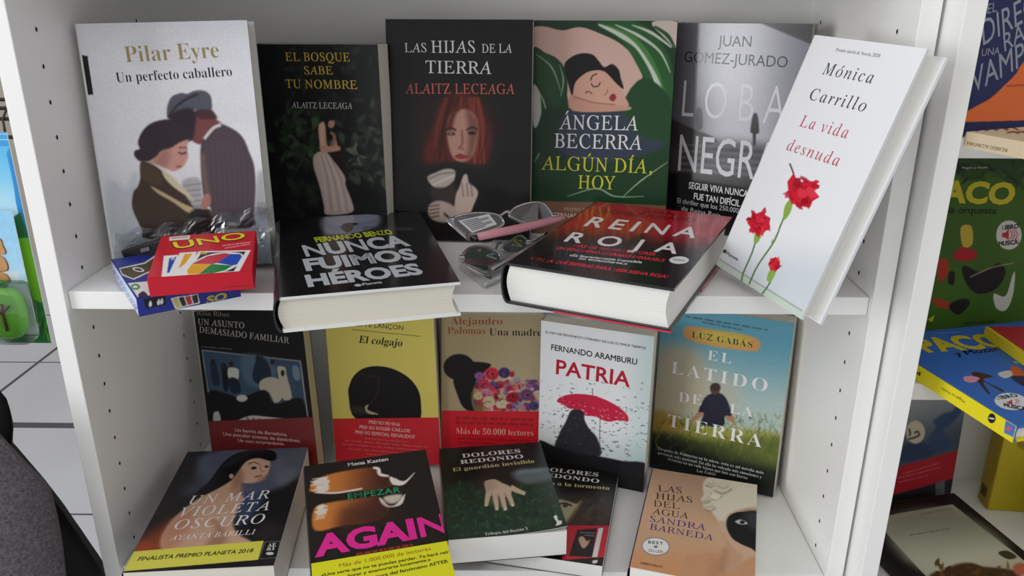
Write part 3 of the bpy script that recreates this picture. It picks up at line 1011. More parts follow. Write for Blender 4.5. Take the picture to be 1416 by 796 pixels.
# ------------------------------------------------------------------ books, lower shelf, standing at the back
b = Book('black paperback with a framed blue town picture above a dark red strip', (0.0374, 0.1850, -0.5513, -8.9, 12.7, 7.1, 0.1432, 0.2093, 0.020), 'soft', (20, 18, 20))
a = b.art.crop(250, 420, 3.62)
a.text('Rosa Ribas', (80, 56), (243, 64), 22, (150, 146, 142), 'r')
a.text('UN ASUNTO', (85, 103), (318, 123), 30, (196, 192, 188), 'r')
a.text('DEMASIADO FAMILIAR', (92, 142), (542, 198), 30, (196, 192, 188), 'r')
a.text('colección andanzas', (100, 217), (255, 229), 9, (130, 126, 122), 'n')
a.poly([(104, 229), (601, 284), (648, 640), (158, 592)], (190, 190, 190), .4, 1, False)
a.poly([(109, 234), (596, 288), (642, 640), (162, 592)], (58, 84, 106), .4, 1, False)
a.poly([(300, 260), (420, 262), (480, 330), (440, 410), (330, 400)], (92, 116, 136), 4, .8)
for q, c in (([(148, 290), (172, 284), (184, 330), (196, 400), (160, 400)], (34, 50, 70)), ([(205, 305), (228, 310), (240, 380), (236, 430), (215, 425)], (22, 26, 34)), ([(236, 325), (262, 318), (290, 330), (284, 380), (240, 372)], (214, 212, 206)), ([(244, 372), (286, 380), (300, 440), (252, 440)], (30, 40, 56)), ([(370, 300), (402, 262), (440, 300), (452, 370), (420, 410), (362, 380)], (34, 46, 62))):
    a.poly(q, c, .6)
for x, y in ((160, 290), (212, 312), (252, 302), (385, 270), (458, 290)):
    a.ell(x, y, 11, 14, (44, 36, 36), .6)
a.poly([(484, 314), (522, 318), (530, 356), (556, 470), (506, 470), (488, 360)], (196, 188, 166), .6)
a.ell(510, 346, 9, 16, (30, 32, 40), .5)
a.poly([(395, 390), (440, 366), (496, 384), (506, 470), (470, 494), (440, 440), (400, 434)], (196, 188, 166), .6)
a.poly([(560, 310), (590, 320), (596, 380), (566, 372)], (120, 140, 156), 1)
a.poly([(140, 440), (240, 452), (300, 470), (420, 430), (470, 500), (600, 470), (632, 560), (640, 640), (160, 592)], (18, 18, 22), 1)
a.ell(306, 472, 28, 18, (206, 202, 194), .7)
a.poly([(270, 600), (340, 560), (440, 565), (556, 585), (556, 630), (380, 612)], (198, 192, 182), .8)
for k in range(7):
    a.line([(330 + k * 30, 568 + k * 3), (350 + k * 30, 592 + k * 3)], 6, (60, 52, 50), .5)
a.poly([(270, 600), (330, 582), (380, 596), (300, 606)], (150, 40, 50), .6)
a.poly([(165, 545), (190, 540), (200, 590), (164, 588)], (190, 188, 182), .7)


a.photo()
def band_town(q):
    q.crop(250, 420, 3.62)
    q.text('Un barrio de Barcelona.', (272, 637), (535, 661), 16, (206, 170, 168), 'nb')
    q.text('Una peculiar agencia de detectives.', (212, 656), (600, 692), 16, (206, 170, 168), 'nb')
    q.text('Un caso sorprendente.', (287, 689), (520, 707), 16, (206, 170, 168), 'nb')


b.band(0.0, 0.067, (122, 30, 34), band_town)
b.finish(spine=(16, 15, 16), back=(30, 28, 28), edge=(150, 140, 118), page='paged', m='matte')

b = Book('yellow paperback with a black oval picture and a red strip', (0.1923, 0.2015, -0.5529, -2.82, 9.70, 2.71, 0.1384, 0.2200, 0.0295), 'soft', (230, 214, 108))
a = b.art.crop(430, 420, 3.62)
a.text('PHILIPPE LANÇON', (175, 106), (462, 131), 23, (34, 30, 26), 'n')
a.line([(205, 128), (550, 162)], 2.5, (60, 54, 30), .3, 1, False)
a.text('El colgajo', (238, 194), (455, 213), 37, (34, 30, 26), 'sb', .15)
a.poly([(184, 460), (190, 400), (215, 352), (262, 318), (330, 307), (410, 320), (490, 362), (540, 425), (556, 500), (545, 585), (430, 640), (225, 580)], (232, 214, 120), .5)
a.poly([(188, 460), (194, 402), (218, 356), (264, 322), (330, 311), (408, 324), (486, 366), (536, 428), (551, 500), (540, 585), (430, 640), (228, 580)], (22, 19, 19), .5)
a.line([(240, 345), (290, 362), (340, 365), (335, 430), (320, 470), (285, 512)], 3, (84, 78, 66), .6, .8)
a.poly([(206, 510), (270, 520), (280, 548), (215, 545)], (70, 64, 58), 4, .7)
a.poly([(270, 515), (288, 505), (284, 530), (340, 552), (285, 548)], (196, 180, 150), .7)


def band_oval(q):
    q.crop(430, 420, 3.62)
    c = (238, 190, 186)
    q.text('PREMIO FEMINA', (290, 597), (447, 611), 16, c, 'nb')
    q.text('PREMIO ROGER CAILLOIS', (243, 622), (497, 642), 16, c, 'nb')
    q.text('PREMIO ESPECIAL RENAUDOT', (222, 647), (522, 673), 16, c, 'nb')
    for k, (p, r_) in enumerate((((270, 672), (480, 690)), ((170, 682), (585, 716)), ((160, 700), (600, 736)), ((185, 724), (560, 752)), ((280, 750), (480, 766)))):
        q.small(p, r_, 4, (214, 140, 140), k)


b.band(0.0, 0.064, (212, 26, 40), band_oval)
b.finish(spine=(206, 190, 84), back=(40, 36, 34), edge=(226, 218, 190), page='page', m='matte')

b = Book('tan paperback with flowers tumbling from a dark head and a red strip', (0.3303, 0.2066, -0.5516, 1.77, 9.67, -0.90, 0.1300, 0.2015, 0.0242), 'soft', (182, 164, 128))
a = b.art.crop(600, 420, 3.618)
a.grad((60, 150), (520, 450), (164, 146, 110), (196, 180, 146), .7)
a.text('Alejandro', (84, 102), (342, 104), 36, (146, 74, 44), 's')
a.text('Palomas', (68, 149), (258, 151), 36, (146, 74, 44), 's')
a.text('Una madre', (277, 157), (538, 160), 36, (36, 30, 28), 's')
a.ell(126, 316, 78, 66, (24, 20, 20), .8)
a.poly([(98, 370), (150, 298), (220, 290), (285, 302), (262, 332), (215, 380), (195, 440), (192, 500), (210, 545), (150, 520), (116, 450)], (26, 22, 21), .8)
a.poly([(190, 440), (230, 450), (250, 530), (200, 530)], (120, 112, 54), 3)
FL = [(206, 52, 74), (176, 30, 52), (150, 92, 150), (92, 70, 124), (206, 180, 150), (222, 204, 176), (120, 40, 66), (214, 120, 130), (160, 150, 170)]
rr = random.Random(21)
for k in range(150):
    x = rr.uniform(215, 540)
    lo, hi = (335 if x < 400 else 385), 530
    if x < 270: lo = 350
    y = rr.uniform(lo, hi)
    a.ell(x, y, rr.uniform(10, 24), rr.uniform(9, 20), rr.choice(FL), .7, .9)
for cx, cy, rad, c in ((290, 350, 36, (212, 54, 76)), (352, 345, 30, (74, 56, 110)), (250, 400, 30, (200, 60, 90)), (275, 490, 32, (214, 196, 160)), (465, 455, 34, (120, 78, 110)), (395, 468, 30, (176, 32, 46)), (335, 410, 14, (190, 30, 44)), (225, 360, 22, (150, 96, 158)), (420, 408, 24, (226, 132, 126)), (335, 500, 26, (222, 206, 178)), (500, 510, 26, (90, 74, 124)), (220, 460, 22, (206, 188, 140))):
    a.ell(cx, cy, rad, rad * .9, c, .6)
    for q in range(3):
        a.ell(cx + q * 2, cy, rad * (.75 - .22 * q), rad * (.62 - .2 * q), tuple(max(0, v - 26 - 14 * q) if q % 2 == 0 else min(255, v + 18) for v in c), .6, .8)
a.leaves((215, 360, 530, 525), 30, 22, [(60, 70, 50), (40, 44, 40), (86, 94, 66)], .5, 23)


a.photo()
def band_flowers(q):
    q.crop(600, 420, 3.618)
    q.small((110, 570), (497, 578), 13, (150, 20, 30), 3)
    q.small((110, 592), (497, 604), 13, (150, 20, 30), 4)
    q.text('Más de 50.000 lectores', (110, 648), (497, 659), 30, (238, 182, 164), 's')
    q.small((120, 672), (480, 684), 8, (160, 20, 30), 5)
    q.small((120, 692), (300, 698), 8, (160, 20, 30), 6)


b.band(0.0, 0.1175 * .62, (216, 24, 42), band_flowers)
b.finish(spine=(150, 132, 100), back=(60, 52, 46), edge=(200, 190, 160), page='page', m='matte')

b = Book('white paperback with a red umbrella over a dark seated figure', (0.4568, 0.2002, -0.5579, -19.46, 1.37, 0, 0.1387, 0.2108, 0.0203), 'soft', (240, 241, 243))
a = b.art.crop(730, 430, 3.184)
a.grad((380, 300), (560, 330), (240, 241, 243), (160, 196, 194), .9)
a.grad((300, 480), (300, 640), (240, 241, 243), (180, 200, 194), .5)
rr = random.Random(31)
for k in range(340):
    x, y = rr.uniform(55, 540), 310 + 380 * rr.random() ** .8
    L_ = rr.uniform(4, 16)
    c = rr.choice([(92, 104, 108), (60, 66, 70), (200, 210, 210), (130, 142, 144)])
    a.line([(x, y), (x + L_, y + L_ * rr.uniform(-.3, .7))], rr.uniform(2, 5), c, .4, .8, False)
a.poly([(128, 398), (140, 380), (175, 368), (225, 364), (300, 374), (385, 412), (436, 455), (440, 486), (400, 480), (350, 486), (300, 465), (250, 458), (212, 432), (180, 428), (150, 408)], (204, 36, 70), .6)
for k in range(60):
    x = rr.uniform(140, 430)
    y = 372 + (x - 140) * .27 + rr.uniform(0, 55)
    a.line([(x, y), (x + rr.uniform(4, 12), y + rr.uniform(-2, 6))], rr.uniform(2, 4), rr.choice([(236, 130, 150), (150, 18, 46), (240, 190, 200)]), .4, .8, False)
a.poly([(188, 440), (215, 432), (245, 445), (250, 480), (272, 520), (305, 560), (312, 640), (130, 612), (138, 540), (165, 490)], (44, 44, 50), 1.2)
for k in range(40):
    x, y = rr.uniform(135, 300), rr.uniform(450, 610)
    a.line([(x, y), (x + rr.uniform(-8, 8), y + rr.uniform(4, 12))], rr.uniform(2, 5), rr.choice([(20, 20, 24), (84, 88, 92), (30, 30, 36)]), .4, .9, False)
a.line([(318, 470), (316, 560), (318, 640)], 3, (70, 74, 76), .4)
a.line([(284, 340), (286, 372)], 3, (80, 60, 70), .4)
a.poly([(40, 574), (120, 596), (220, 625), (330, 642), (420, 660), (530, 680), (530, 830), (30, 720)], (28, 28, 32), 1.5)
a.text('EL MAYOR FENÓMENO LITERARIO DE LOS ÚLTIMOS TIEMPOS', (77, 96), (518, 168), 10, (74, 76, 80), 'nb', .12)
a.text('FERNANDO ARAMBURU', (102, 170), (480, 236), 25, (30, 30, 34), 'nb')
a.text('PATRIA', (123, 275), (449, 334), 63, (190, 26, 54), 'nb')
b.finish(spine=(224, 224, 226), back=(200, 200, 200), edge=(214, 212, 204), page='page', m='matte')

b = Book('blue-green book with a man in a dark shirt walking into a field', (0.6041, 0.2100, -0.5559, -26.02, 3.64, 0.81, 0.1572, 0.2268, 0.0301), 'soft', (108, 162, 178))
a = b.art.crop(890, 430, 3.064)
a.grad((330, 60), (300, 400), (92, 156, 178), (176, 196, 190))
a.poly([(60, 180), (180, 150), (260, 220), (240, 420), (40, 440)], (186, 174, 146), 14, .9)
a.poly([(200, 260), (380, 280), (380, 440), (200, 460)], (190, 184, 160), 14, .6)
a.poly([(30, 440), (150, 450), (300, 490), (420, 500), (590, 530), (580, 640), (30, 640)], (150, 148, 62), 8, .95)
a.poly([(30, 430), (130, 440), (160, 500), (30, 540)], (178, 132, 60), 8, .7)
a.grad((300, 520), (270, 640), (92, 104, 44), (22, 30, 22), 1, [(-60, 530), (300, 545), (640, 570), (640, 900), (-60, 860)], 8)
rr = random.Random(41)
for k in range(420):
    x, y = rr.uniform(30, 590), rr.uniform(455, 650)
    a.line([(x, y), (x + rr.uniform(-14, 22), y - rr.uniform(10, 30))], rr.uniform(1.5, 4), rr.choice([(120, 124, 50), (70, 88, 38), (164, 150, 74), (44, 60, 30), (96, 112, 60)]), .5, .65 if y < 600 else .35, False)
a.poly([(20, 610), (300, 640), (600, 680), (600, 900), (20, 860)], (18, 22, 18), 8, .85, False)
a.poly([(240, 405), (228, 428), (196, 470), (210, 468), (262, 430)], (176, 128, 100), .8)
a.poly([(340, 430), (368, 425), (394, 488), (372, 470), (350, 455)], (176, 128, 100), .8)
a.poly([(264, 362), (298, 346), (330, 350), (354, 378), (372, 440), (344, 444), (336, 486), (246, 480), (256, 432), (234, 426), (242, 398)], (28, 30, 50), .8)
a.ell(303, 330, 21, 24, (84, 58, 44), .8)
a.poly([(282, 320), (294, 306), (316, 306), (326, 322), (318, 334), (288, 334)], (58, 40, 32), .8)
a.poly([(168, 82), (200, 64), (300, 80), (420, 98), (488, 122), (490, 158), (460, 170), (300, 150), (190, 122)], (206, 150, 84), 1)
a.poly([(230, 84), (420, 106), (440, 150), (240, 120)], (198, 190, 70), 6, .8)
a.photo()
a.small((180, 22), (525, 80), 7, (60, 84, 96), 1)
a.small((250, 46), (420, 80), 7, (60, 84, 96), 2)
a.text('LUZ GABÁS', (204, 111), (460, 155), 26, (52, 44, 36), 's', 0, .05)
WT = (234, 234, 232)
a.text('EL', (270, 204), (370, 223), 42, WT, 's', 0, .15)
a.text('LATIDO', (116, 262), (522, 342), 52, WT, 's', 0, .14)
a.text('DE', (148, 382), (246, 398), 42, WT, 's', 0, .1)
a.text('LA', (364, 430), (462, 449), 42, WT, 's', 0, .1)
a.text('TIERRA', (101, 487), (499, 578), 54, WT, 's', 0, .12)
a.text('Después de Palmeras en la nieve, esta es mi novela más', (60, 586), (508, 690), 12, (206, 208, 200), 's')
a.text('personal, más pasional. En ella he volcado mis emociones y', (60, 604), (500, 708), 12, (206, 208, 200), 's')
a.text('vivencias en un valle lejano que late con fuerza', (100, 630), (440, 712), 12, (206, 208, 200), 's')
a.text('Luz Gabás', (225, 680), (305, 696), 12, (206, 208, 200), 's')
b.finish(spine=(30, 34, 30), back=(24, 26, 26), edge=(120, 126, 120), page='page', m='print')

# ------------------------------------------------------------------ books lying and leaning at the front of the lower shelf
b = Book('dark paperback with a bare-shouldered woman in a black hat and a yellow stripe', (0.0442, -0.0690, -0.5043, 5.37, 89.3, 0, 0.1459, 0.2180, 0.0530), 'soft', (26, 23, 26), res=.0007)
a = b.art.crop(160, 600, 4.063)
a.poly([(520, 100), (1090, 60), (1000, 250), (860, 320), (700, 340), (480, 260)], (86, 92, 112), 8)
a.poly([(900, 130), (1090, 80), (1040, 230), (900, 270)], (104, 106, 120), 8, .7)
a.poly([(380, 310), (480, 200), (620, 130), (560, 260), (430, 340)], (80, 86, 104), 10, .6)
a.noise(26, 4)
a.poly([(90, 650), (240, 520), (330, 480), (330, 650)], (146, 66, 36), 14, .9)
a.poly([(60, 690), (140, 600), (230, 640), (230, 700)], (170, 72, 34), 8, .8)
a.poly([(690, 330), (800, 320), (830, 360), (760, 470), (690, 500), (680, 400)], (70, 84, 122), 8, .8)
SK, SKD = (206, 164, 138), (150, 104, 82)
a.poly([(640, 262), (700, 270), (700, 320), (720, 360), (690, 420), (660, 500), (690, 560), (760, 610), (600, 640), (300, 660), (250, 600), (300, 500), (360, 440), (450, 370), (560, 310)], SK, 2.5)
a.poly([(540, 480), (560, 540), (510, 620), (540, 640), (620, 600), (600, 520)], SKD, 6, .7)
a.poly([(270, 560), (330, 480), (430, 420), (420, 520), (330, 640), (260, 650)], (190, 120, 92), 8, .6)
a.poly([(650, 255), (690, 200), (730, 150), (800, 128), (860, 140), (866, 190), (840, 240), (800, 268), (740, 276), (690, 268)], (212, 172, 148), 1.5)
a.poly([(660, 250), (700, 190), (720, 250), (700, 280), (660, 300)], SKD, 5, .7)
a.poly([(650, 300), (690, 285), (720, 300), (690, 345), (650, 340)], (170, 126, 104), 4, .6)
a.line([(745, 168), (775, 158), (805, 168)], 5, (96, 66, 54), .8)
a.line([(810, 170), (818, 205), (830, 212)], 5, (160, 114, 96), 1)
a.line([(780, 240), (805, 236), (822, 232)], 8, (140, 72, 66), .8)
a.poly([(430, 350), (520, 270), (580, 190), (640, 130), (720, 96), (820, 84), (892, 98), (902, 138), (868, 150), (800, 134), (735, 152), (690, 205), (650, 258), (560, 312), (470, 350)], (18, 16, 18), 1.5)
a.poly([(600, 190), (660, 120), (760, 88), (850, 92), (760, 112), (680, 160)], (44, 42, 50), 3, .8)
a.ell(776, 190, 15, 8, (40, 28, 28), .8, 1, -.1)
a.ell(848, 182, 11, 7, (40, 28, 28), .8, 1, -.1)
a.poly([(800, 250), (840, 232), (862, 214), (840, 256), (790, 272)], (170, 124, 104), 3, .7)
a.ell(650, 236, 13, 14, (206, 160, 136), .8)
a.photo()
a.text('UN MAR', (397, 396), (858, 360), 46, (236, 234, 232), 'r', .18, .1)
a.text('VIOLETA', (340, 466), (858, 426), 50, (236, 234, 232), 'r', .18, .06)
a.text('OSCURO', (317, 536), (822, 500), 52, (236, 234, 232), 'r', .18, .06)
a.text('AYANTA BARILLI', (300, 598), (775, 562), 27, (236, 234, 232), 'r', .18, .04)
a.poly([(85, 660), (832, 598), (800, 705), (15, 772)], (222, 216, 84), .4, 1, False)
a.text('FINALISTA PREMIO PLANETA 2018', (120, 712), (768, 663), 21, (50, 46, 26), 'nb', .15)
a.poly([(836, 604), (925, 599), (910, 694), (808, 701)], (120, 118, 116), .3, 1, False)
a.poly([(839, 607), (921, 602), (907, 691), (812, 698)], (20, 18, 20), .3, 1, False)
a.text('AE', (852, 634), (900, 630), 20, (220, 218, 214), 'sb')
a.text('&I', (846, 654), (892, 650), 18, (220, 218, 214), 'sb')
a.ell(866, 670, 22, 9, (210, 208, 204), .4)
b.finish(spine=(40, 32, 30), back=(40, 36, 36), edge=(200, 196, 186), page='page', m='print')

b = Book('black paperback with a huge pink title and a bright yellow strip along its foot', (0.2545, -0.1500, -0.5194, 15.97, 75.6, 0, 0.1360, 0.2290, 0.036), 'soft', (22, 15, 15), res=.0007)
a = b.art.crop(400, 600, 4.0625)
for y0, pp in ((0, [(118, 302), (135, 265), (220, 228), (330, 205), (480, 188), (520, 230), (570, 240), (600, 282), (500, 305), (400, 318), (220, 332), (122, 322)]), (1, [(140, 420), (220, 386), (360, 366), (500, 352), (520, 380), (560, 420), (520, 470), (420, 500), (300, 512), (145, 540)])):
    a.poly(pp, (150, 84, 38), 1.5)
    a.grad((220, 300), (560, 300), (204, 122, 54), (70, 30, 24), 1, pp, 2)
rr = random.Random(51)
for k in range(16):
    y = 245 + k * 5
    a.line([(118 + rr.uniform(0, 40), y + 8), (215 + rr.uniform(-10, 15), y - 6)], rr.uniform(5, 10), (226, 220, 212), .7, .9, False)
    y = 400 + k * 5
    a.line([(140 + rr.uniform(0, 25), y + 6), (205 + rr.uniform(-20, 10), y - 6)], rr.uniform(5, 10), (226, 220, 212), .7, .9 if k < 10 else .4, False)
a.line([(160, 328), (260, 330), (340, 318), (410, 305)], 9, (232, 226, 220), .7)
a.line([(470, 188), (500, 195), (510, 225), (560, 235)], [10, 24, 10], (232, 226, 220), .7)
a.line([(565, 240), (590, 265), (630, 275), (660, 262), (705, 215)], [10, 40, 26, 12, 4], (232, 226, 220), .7)
a.poly([(505, 355), (530, 372), (560, 400), (600, 392), (640, 345), (652, 338), (630, 395), (560, 412), (520, 392)], (226, 218, 208), .8)
a.poly([(530, 352), (632, 338), (610, 380), (560, 390)], (206, 190, 176), 2)
a.poly([(300, 420), (520, 400), (640, 470), (300, 560)], (60, 26, 20), 10, .6)
a.photo()
a.text('Mona Kasten', (330, 181), (557, 148), 19, (226, 222, 220), 'nb')
a.text('EMPEZAR', (330, 366), (626, 325), 31, (34, 140, 96), 'nb', 0, .06)
a.text('AGAIN', (143, 687), (897, 548), 112, (232, 36, 150), 'nx')
a.small((375, 676), (695, 621), 14, (190, 50, 34), 6)


def band_pink(q):
    q.crop(400, 600, 4.0625)
    q.text('Más de 1.000.000 de lectores', (282, 750), (797, 652), 21, (160, 90, 20), 'n')
    q.text('«Una serie que no te puedes perder. Te hará reír,', (180, 802), (905, 668), 17, (38, 34, 20), 'nb')
    q.text('llorar y enamorarte locamente.»', (330, 806), (795, 712), 17, (38, 34, 20), 'nb')
    q.text('De la autora del fenómeno AFTER', (360, 838), (895, 722), 19, (38, 34, 20), 'nb')


a.band_edge = None
vb = [a.P((128, 735))[1], a.P((886, 594))[1]]
b.band(0.004, max(vb) * .5 + min(vb) * .5, (228, 226, 30), band_pink)
b.finish(spine=(18, 14, 14), back=(220, 220, 218), edge=(230, 228, 222), page='pagew', m='gloss')

b = Book('black paperback with a pale hand resting on dark grass, on top of another', (0.3592, -0.0123, -0.5043, 8.18, 90.1, 0, 0.1265, 0.1812, 0.0310), 'soft', (24, 27, 27), 'matching pocket thrillers', res=.0007)
b.e['group'] = 'pocket thrillers stacked in pairs'
a = b.art.crop(600, 600, 4.063)
a.poly([(440, 215), (520, 190), (660, 200), (690, 260), (560, 290), (470, 262)], (112, 128, 134), 6, .8)
a.line([(470, 215), (560, 205), (640, 190)], 16, (150, 164, 168), 4, .5)
a.poly([(70, 300), (300, 260), (500, 290), (690, 270), (730, 540), (80, 590)], (28, 54, 38), 8)
a.leaves((60, 290, 720, 560), 420, 34, [(30, 66, 42), (40, 82, 52), (22, 44, 32), (52, 94, 62), (20, 36, 28)], .6, 61, None, .3)
a.poly([(250, 250), (330, 215), (300, 300), (200, 300)], (60, 30, 30), 8, .5)
HD, HS = (206, 180, 156), (140, 112, 92)
a.poly([(284, 268), (312, 256), (345, 254), (385, 274), (425, 292), (436, 318), (430, 345), (395, 352), (340, 345), (300, 340), (288, 300)], HD, 1)
for L_ in ([(308, 325), (300, 365), (294, 402)], [(342, 335), (350, 385), (354, 424)], [(378, 330), (392, 385), (402, 426)], [(410, 320), (432, 372), (444, 404)], [(430, 298), (470, 318), (514, 336)]):
    a.line(L_, [32, 28, 20], HD, .8)
for L_ in ([(326, 330), (326, 360), (330, 390)], [(360, 335), (372, 380), (378, 410)], [(396, 330), (416, 370), (424, 396)]):
    a.line(L_, [4, 7, 9], HS, 1.2, .8)
a.poly([(290, 270), (340, 262), (345, 300), (300, 320)], (176, 146, 124), 5, .6)
for x, y in ((293, 398), (354, 420), (402, 422), (444, 400)):
    a.ell(x, y, 7, 8, (226, 202, 184), .6)
a.photo()
a.text('DOLORES', (160, 133), (488, 104), 22, (232, 230, 228), 'sb', 0, .02)
a.text('REDONDO', (150, 168), (505, 134), 22, (232, 230, 228), 'sb', 0, .02)
a.text('El guardián invisible', (107, 210), (567, 160), 20, (206, 196, 140), 'sb')
a.text('Trilogía del Baztán 1', (288, 569), (530, 540), 15, (206, 206, 204), 'sb')
a.poly([(672, 478), (690, 470), (698, 500), (715, 505), (716, 525), (684, 530), (690, 512)], (226, 226, 226), .5)
gw, gh = b.w, b.h
b.finish(spine=(20, 22, 22), back=(30, 30, 30), edge=(216, 212, 200), page='pagew', m='print',
         bend=lambda x, y: .006 * np.clip((x / gw - .45) / .55, 0, 1) ** 2 * np.clip(1 - y / gh * 1.6, 0, 1) ** 1.5)

b = Book('black paperback half hidden beneath another, red sticker and a staring eye showing', (0.3965, 0.0190, -0.5395, -11.60, 89.4, 0, 0.1280, 0.182, 0.0176), 'soft', (26, 24, 22), 'pocket thrillers stacked in pairs', res=.0007)
a = b.art.crop(600, 600, 4.063)
a.poly([(690, 350), (830, 330), (1000, 340), (990, 510), (700, 520)], (58, 52, 42), 10)
a.poly([(690, 372), (740, 372), (800, 390), (830, 372), (800, 430), (740, 500), (700, 520), (640, 460)], (176, 166, 136), 3)
a.line([(705, 392), (740, 388), (775, 402)], 9, (38, 30, 26), .8)
a.ell(738, 402, 15, 9, (60, 52, 44), .8)
a.line([(835, 375), (790, 440), (750, 505)], [4, 16, 10], (96, 82, 62), 3, .8)
a.leaves((820, 350, 990, 500), 30, 60, [(44, 42, 36), (70, 64, 52), (34, 32, 28)], 2, 71)
a.photo()
a.text('DOLORES', (600, 204), (922, 239), 22, (232, 230, 228), 'sb', 0, .02)
a.text('REDONDO', (580, 232), (927, 275), 22, (232, 230, 228), 'sb', 0, .02)
a.text('Ofrenda a la tormenta', (500, 270), (987, 313), 19, (206, 196, 140), 'sb')
a.poly([(742, 512), (994, 514), (962, 690), (720, 706)], (200, 34, 54), .5, 1, False)
a.poly([(806, 536), (916, 528), (890, 690), (760, 684)], (26, 22, 24), .5, 1, False)
a.poly([(926, 528), (952, 526), (918, 690), (888, 690)], (226, 222, 218), .5, 1, False)
a.poly([(812, 590), (835, 572), (860, 600), (878, 590), (862, 625), (835, 640)], (206, 170, 140), 1)
a.small((820, 552), (905, 556), 5, (190, 186, 180), 4)
a.small((845, 566), (905, 572), 5, (190, 186, 180), 5)
a.poly([(890, 712), (918, 706), (916, 722), (896, 726)], (220, 220, 220), .5)
b.finish(spine=(22, 20, 20), back=(30, 30, 30), edge=(216, 212, 200), page='pagew', m='print')

b = Book('peach paperback with a pale sculpted head wearing a black half mask', (0.5494, -0.0168, -0.5326, -15.54, 89.26, 0, 0.1257, 0.1899, 0.0252), 'soft', (214, 174, 140), res=.0007)
a = b.art.crop(850, 630, 4.795)
a.grad((300, 480), (600, 120), (218, 176, 142), (172, 140, 118), .8)
a.grad((200, 500), (200, 800), (210, 168, 134), (216, 150, 102), .9, [(60, 480), (700, 560), (700, 850), (40, 850)], 20)
a.poly([(470, 690), (520, 650), (640, 640), (720, 660), (800, 720), (960, 660), (960, 900), (460, 900)], (206, 154, 116), 3)
a.poly([(640, 690), (700, 720), (690, 850), (620, 850)], (176, 122, 90), 8, .35)
a.poly([(728, 500), (800, 620), (850, 660), (810, 760), (720, 750), (735, 620)], (206, 160, 130), 3)
a.poly([(720, 620), (745, 640), (725, 750), (700, 740)], (140, 98, 76), 6, .4)
a.poly([(585, 200), (610, 150), (700, 140), (850, 160), (960, 180), (960, 420), (820, 400), (760, 430), (742, 500), (712, 492), (690, 440), (650, 380), (600, 330), (575, 290), (590, 255)], (226, 215, 194), 1.5)
for (cx, cy, rx, ry) in ((640, 180, 46, 26), (665, 250, 60, 40), (630, 330, 46, 36), (720, 200, 70, 50), (610, 290, 30, 22)):
    a.ell(cx, cy, rx, ry, (222, 210, 188), 3, .8)
    a.line([(cx - rx * .8, cy + ry * .6), (cx, cy + ry), (cx + rx * .8, cy + ry * .4)], 10, (140, 124, 104), 2, .7)
    a.line([(cx - rx * .5, cy), (cx, cy + ry * .3), (cx + rx * .5, cy)], 7, (158, 142, 120), 2, .6)
a.ell(668, 270, 34, 20, (236, 226, 208), 2)
a.poly([(690, 430), (730, 430), (760, 380), (850, 350), (960, 360), (960, 640), (900, 660), (820, 630), (750, 560), (728, 500), (700, 480)], (214, 176, 150), 2)
a.poly([(742, 470), (750, 410), (790, 380), (850, 370), (960, 384), (960, 625), (900, 610), (830, 580), (775, 540)], (24, 22, 26), 1)
a.poly([(860, 375), (960, 380), (960, 500), (900, 470)], (66, 64, 70), 8, .8)
a.poly([(800, 434), (830, 424), (860, 434), (884, 448), (850, 456), (815, 448)], (206, 200, 196), .8)
a.ell(846, 440, 16, 11, (20, 18, 20), .6)
a.line([(796, 436), (830, 420), (870, 436)], 5, (150, 140, 136), .6)
a.photo()
DK, PU = (62, 46, 38), (82, 62, 128)
for t, p0, p1, c in (('LAS', (287, 234), (445, 249), DK), ('HIJAS', (271, 284), (515, 312), DK), ('DEL', (257, 334), (430, 353), DK), ('AGUA', (246, 384), (488, 418), DK), ('SANDRA', (231, 434), (602, 496), PU), ('BARNEDA', (229, 486), (652, 563), PU)):
    a.text(t, p0, p1, 40, c, 'r')
a.ell(272, 600, 92, 60, (84, 84, 140), .4, 1, .08)
a.ell(272, 600, 88, 56, (240, 238, 236), .4, 1, .08)
a.text('BEST', (222, 580), (322, 590), 18, (60, 60, 66), 'nb', 0, .12)
a.text('SELLER', (222, 634), (322, 646), 18, (120, 120, 130), 'n')
a.ell(272, 602, 14, 8, (120, 120, 130), .4)
a.text('DEBOLS!LLO' if ('!', 'nb') in _gl else 'DEBOLSILLO', (171, 716), (316, 742), 14, (90, 60, 46), 'nb')
b.finish(spine=(70, 50, 80), back=(206, 170, 140), edge=(226, 216, 200), page='pagew', m='matte')


# ------------------------------------------------------------------ card game boxes and clutter on the upper shelf, left
def frame_matrix(o, X, Y, N):
    return Matrix(((X[0], Y[0], N[0], o[0]), (X[1], Y[1], N[1], o[1]), (X[2], Y[2], N[2], o[2]), (0, 0, 0, 1)))


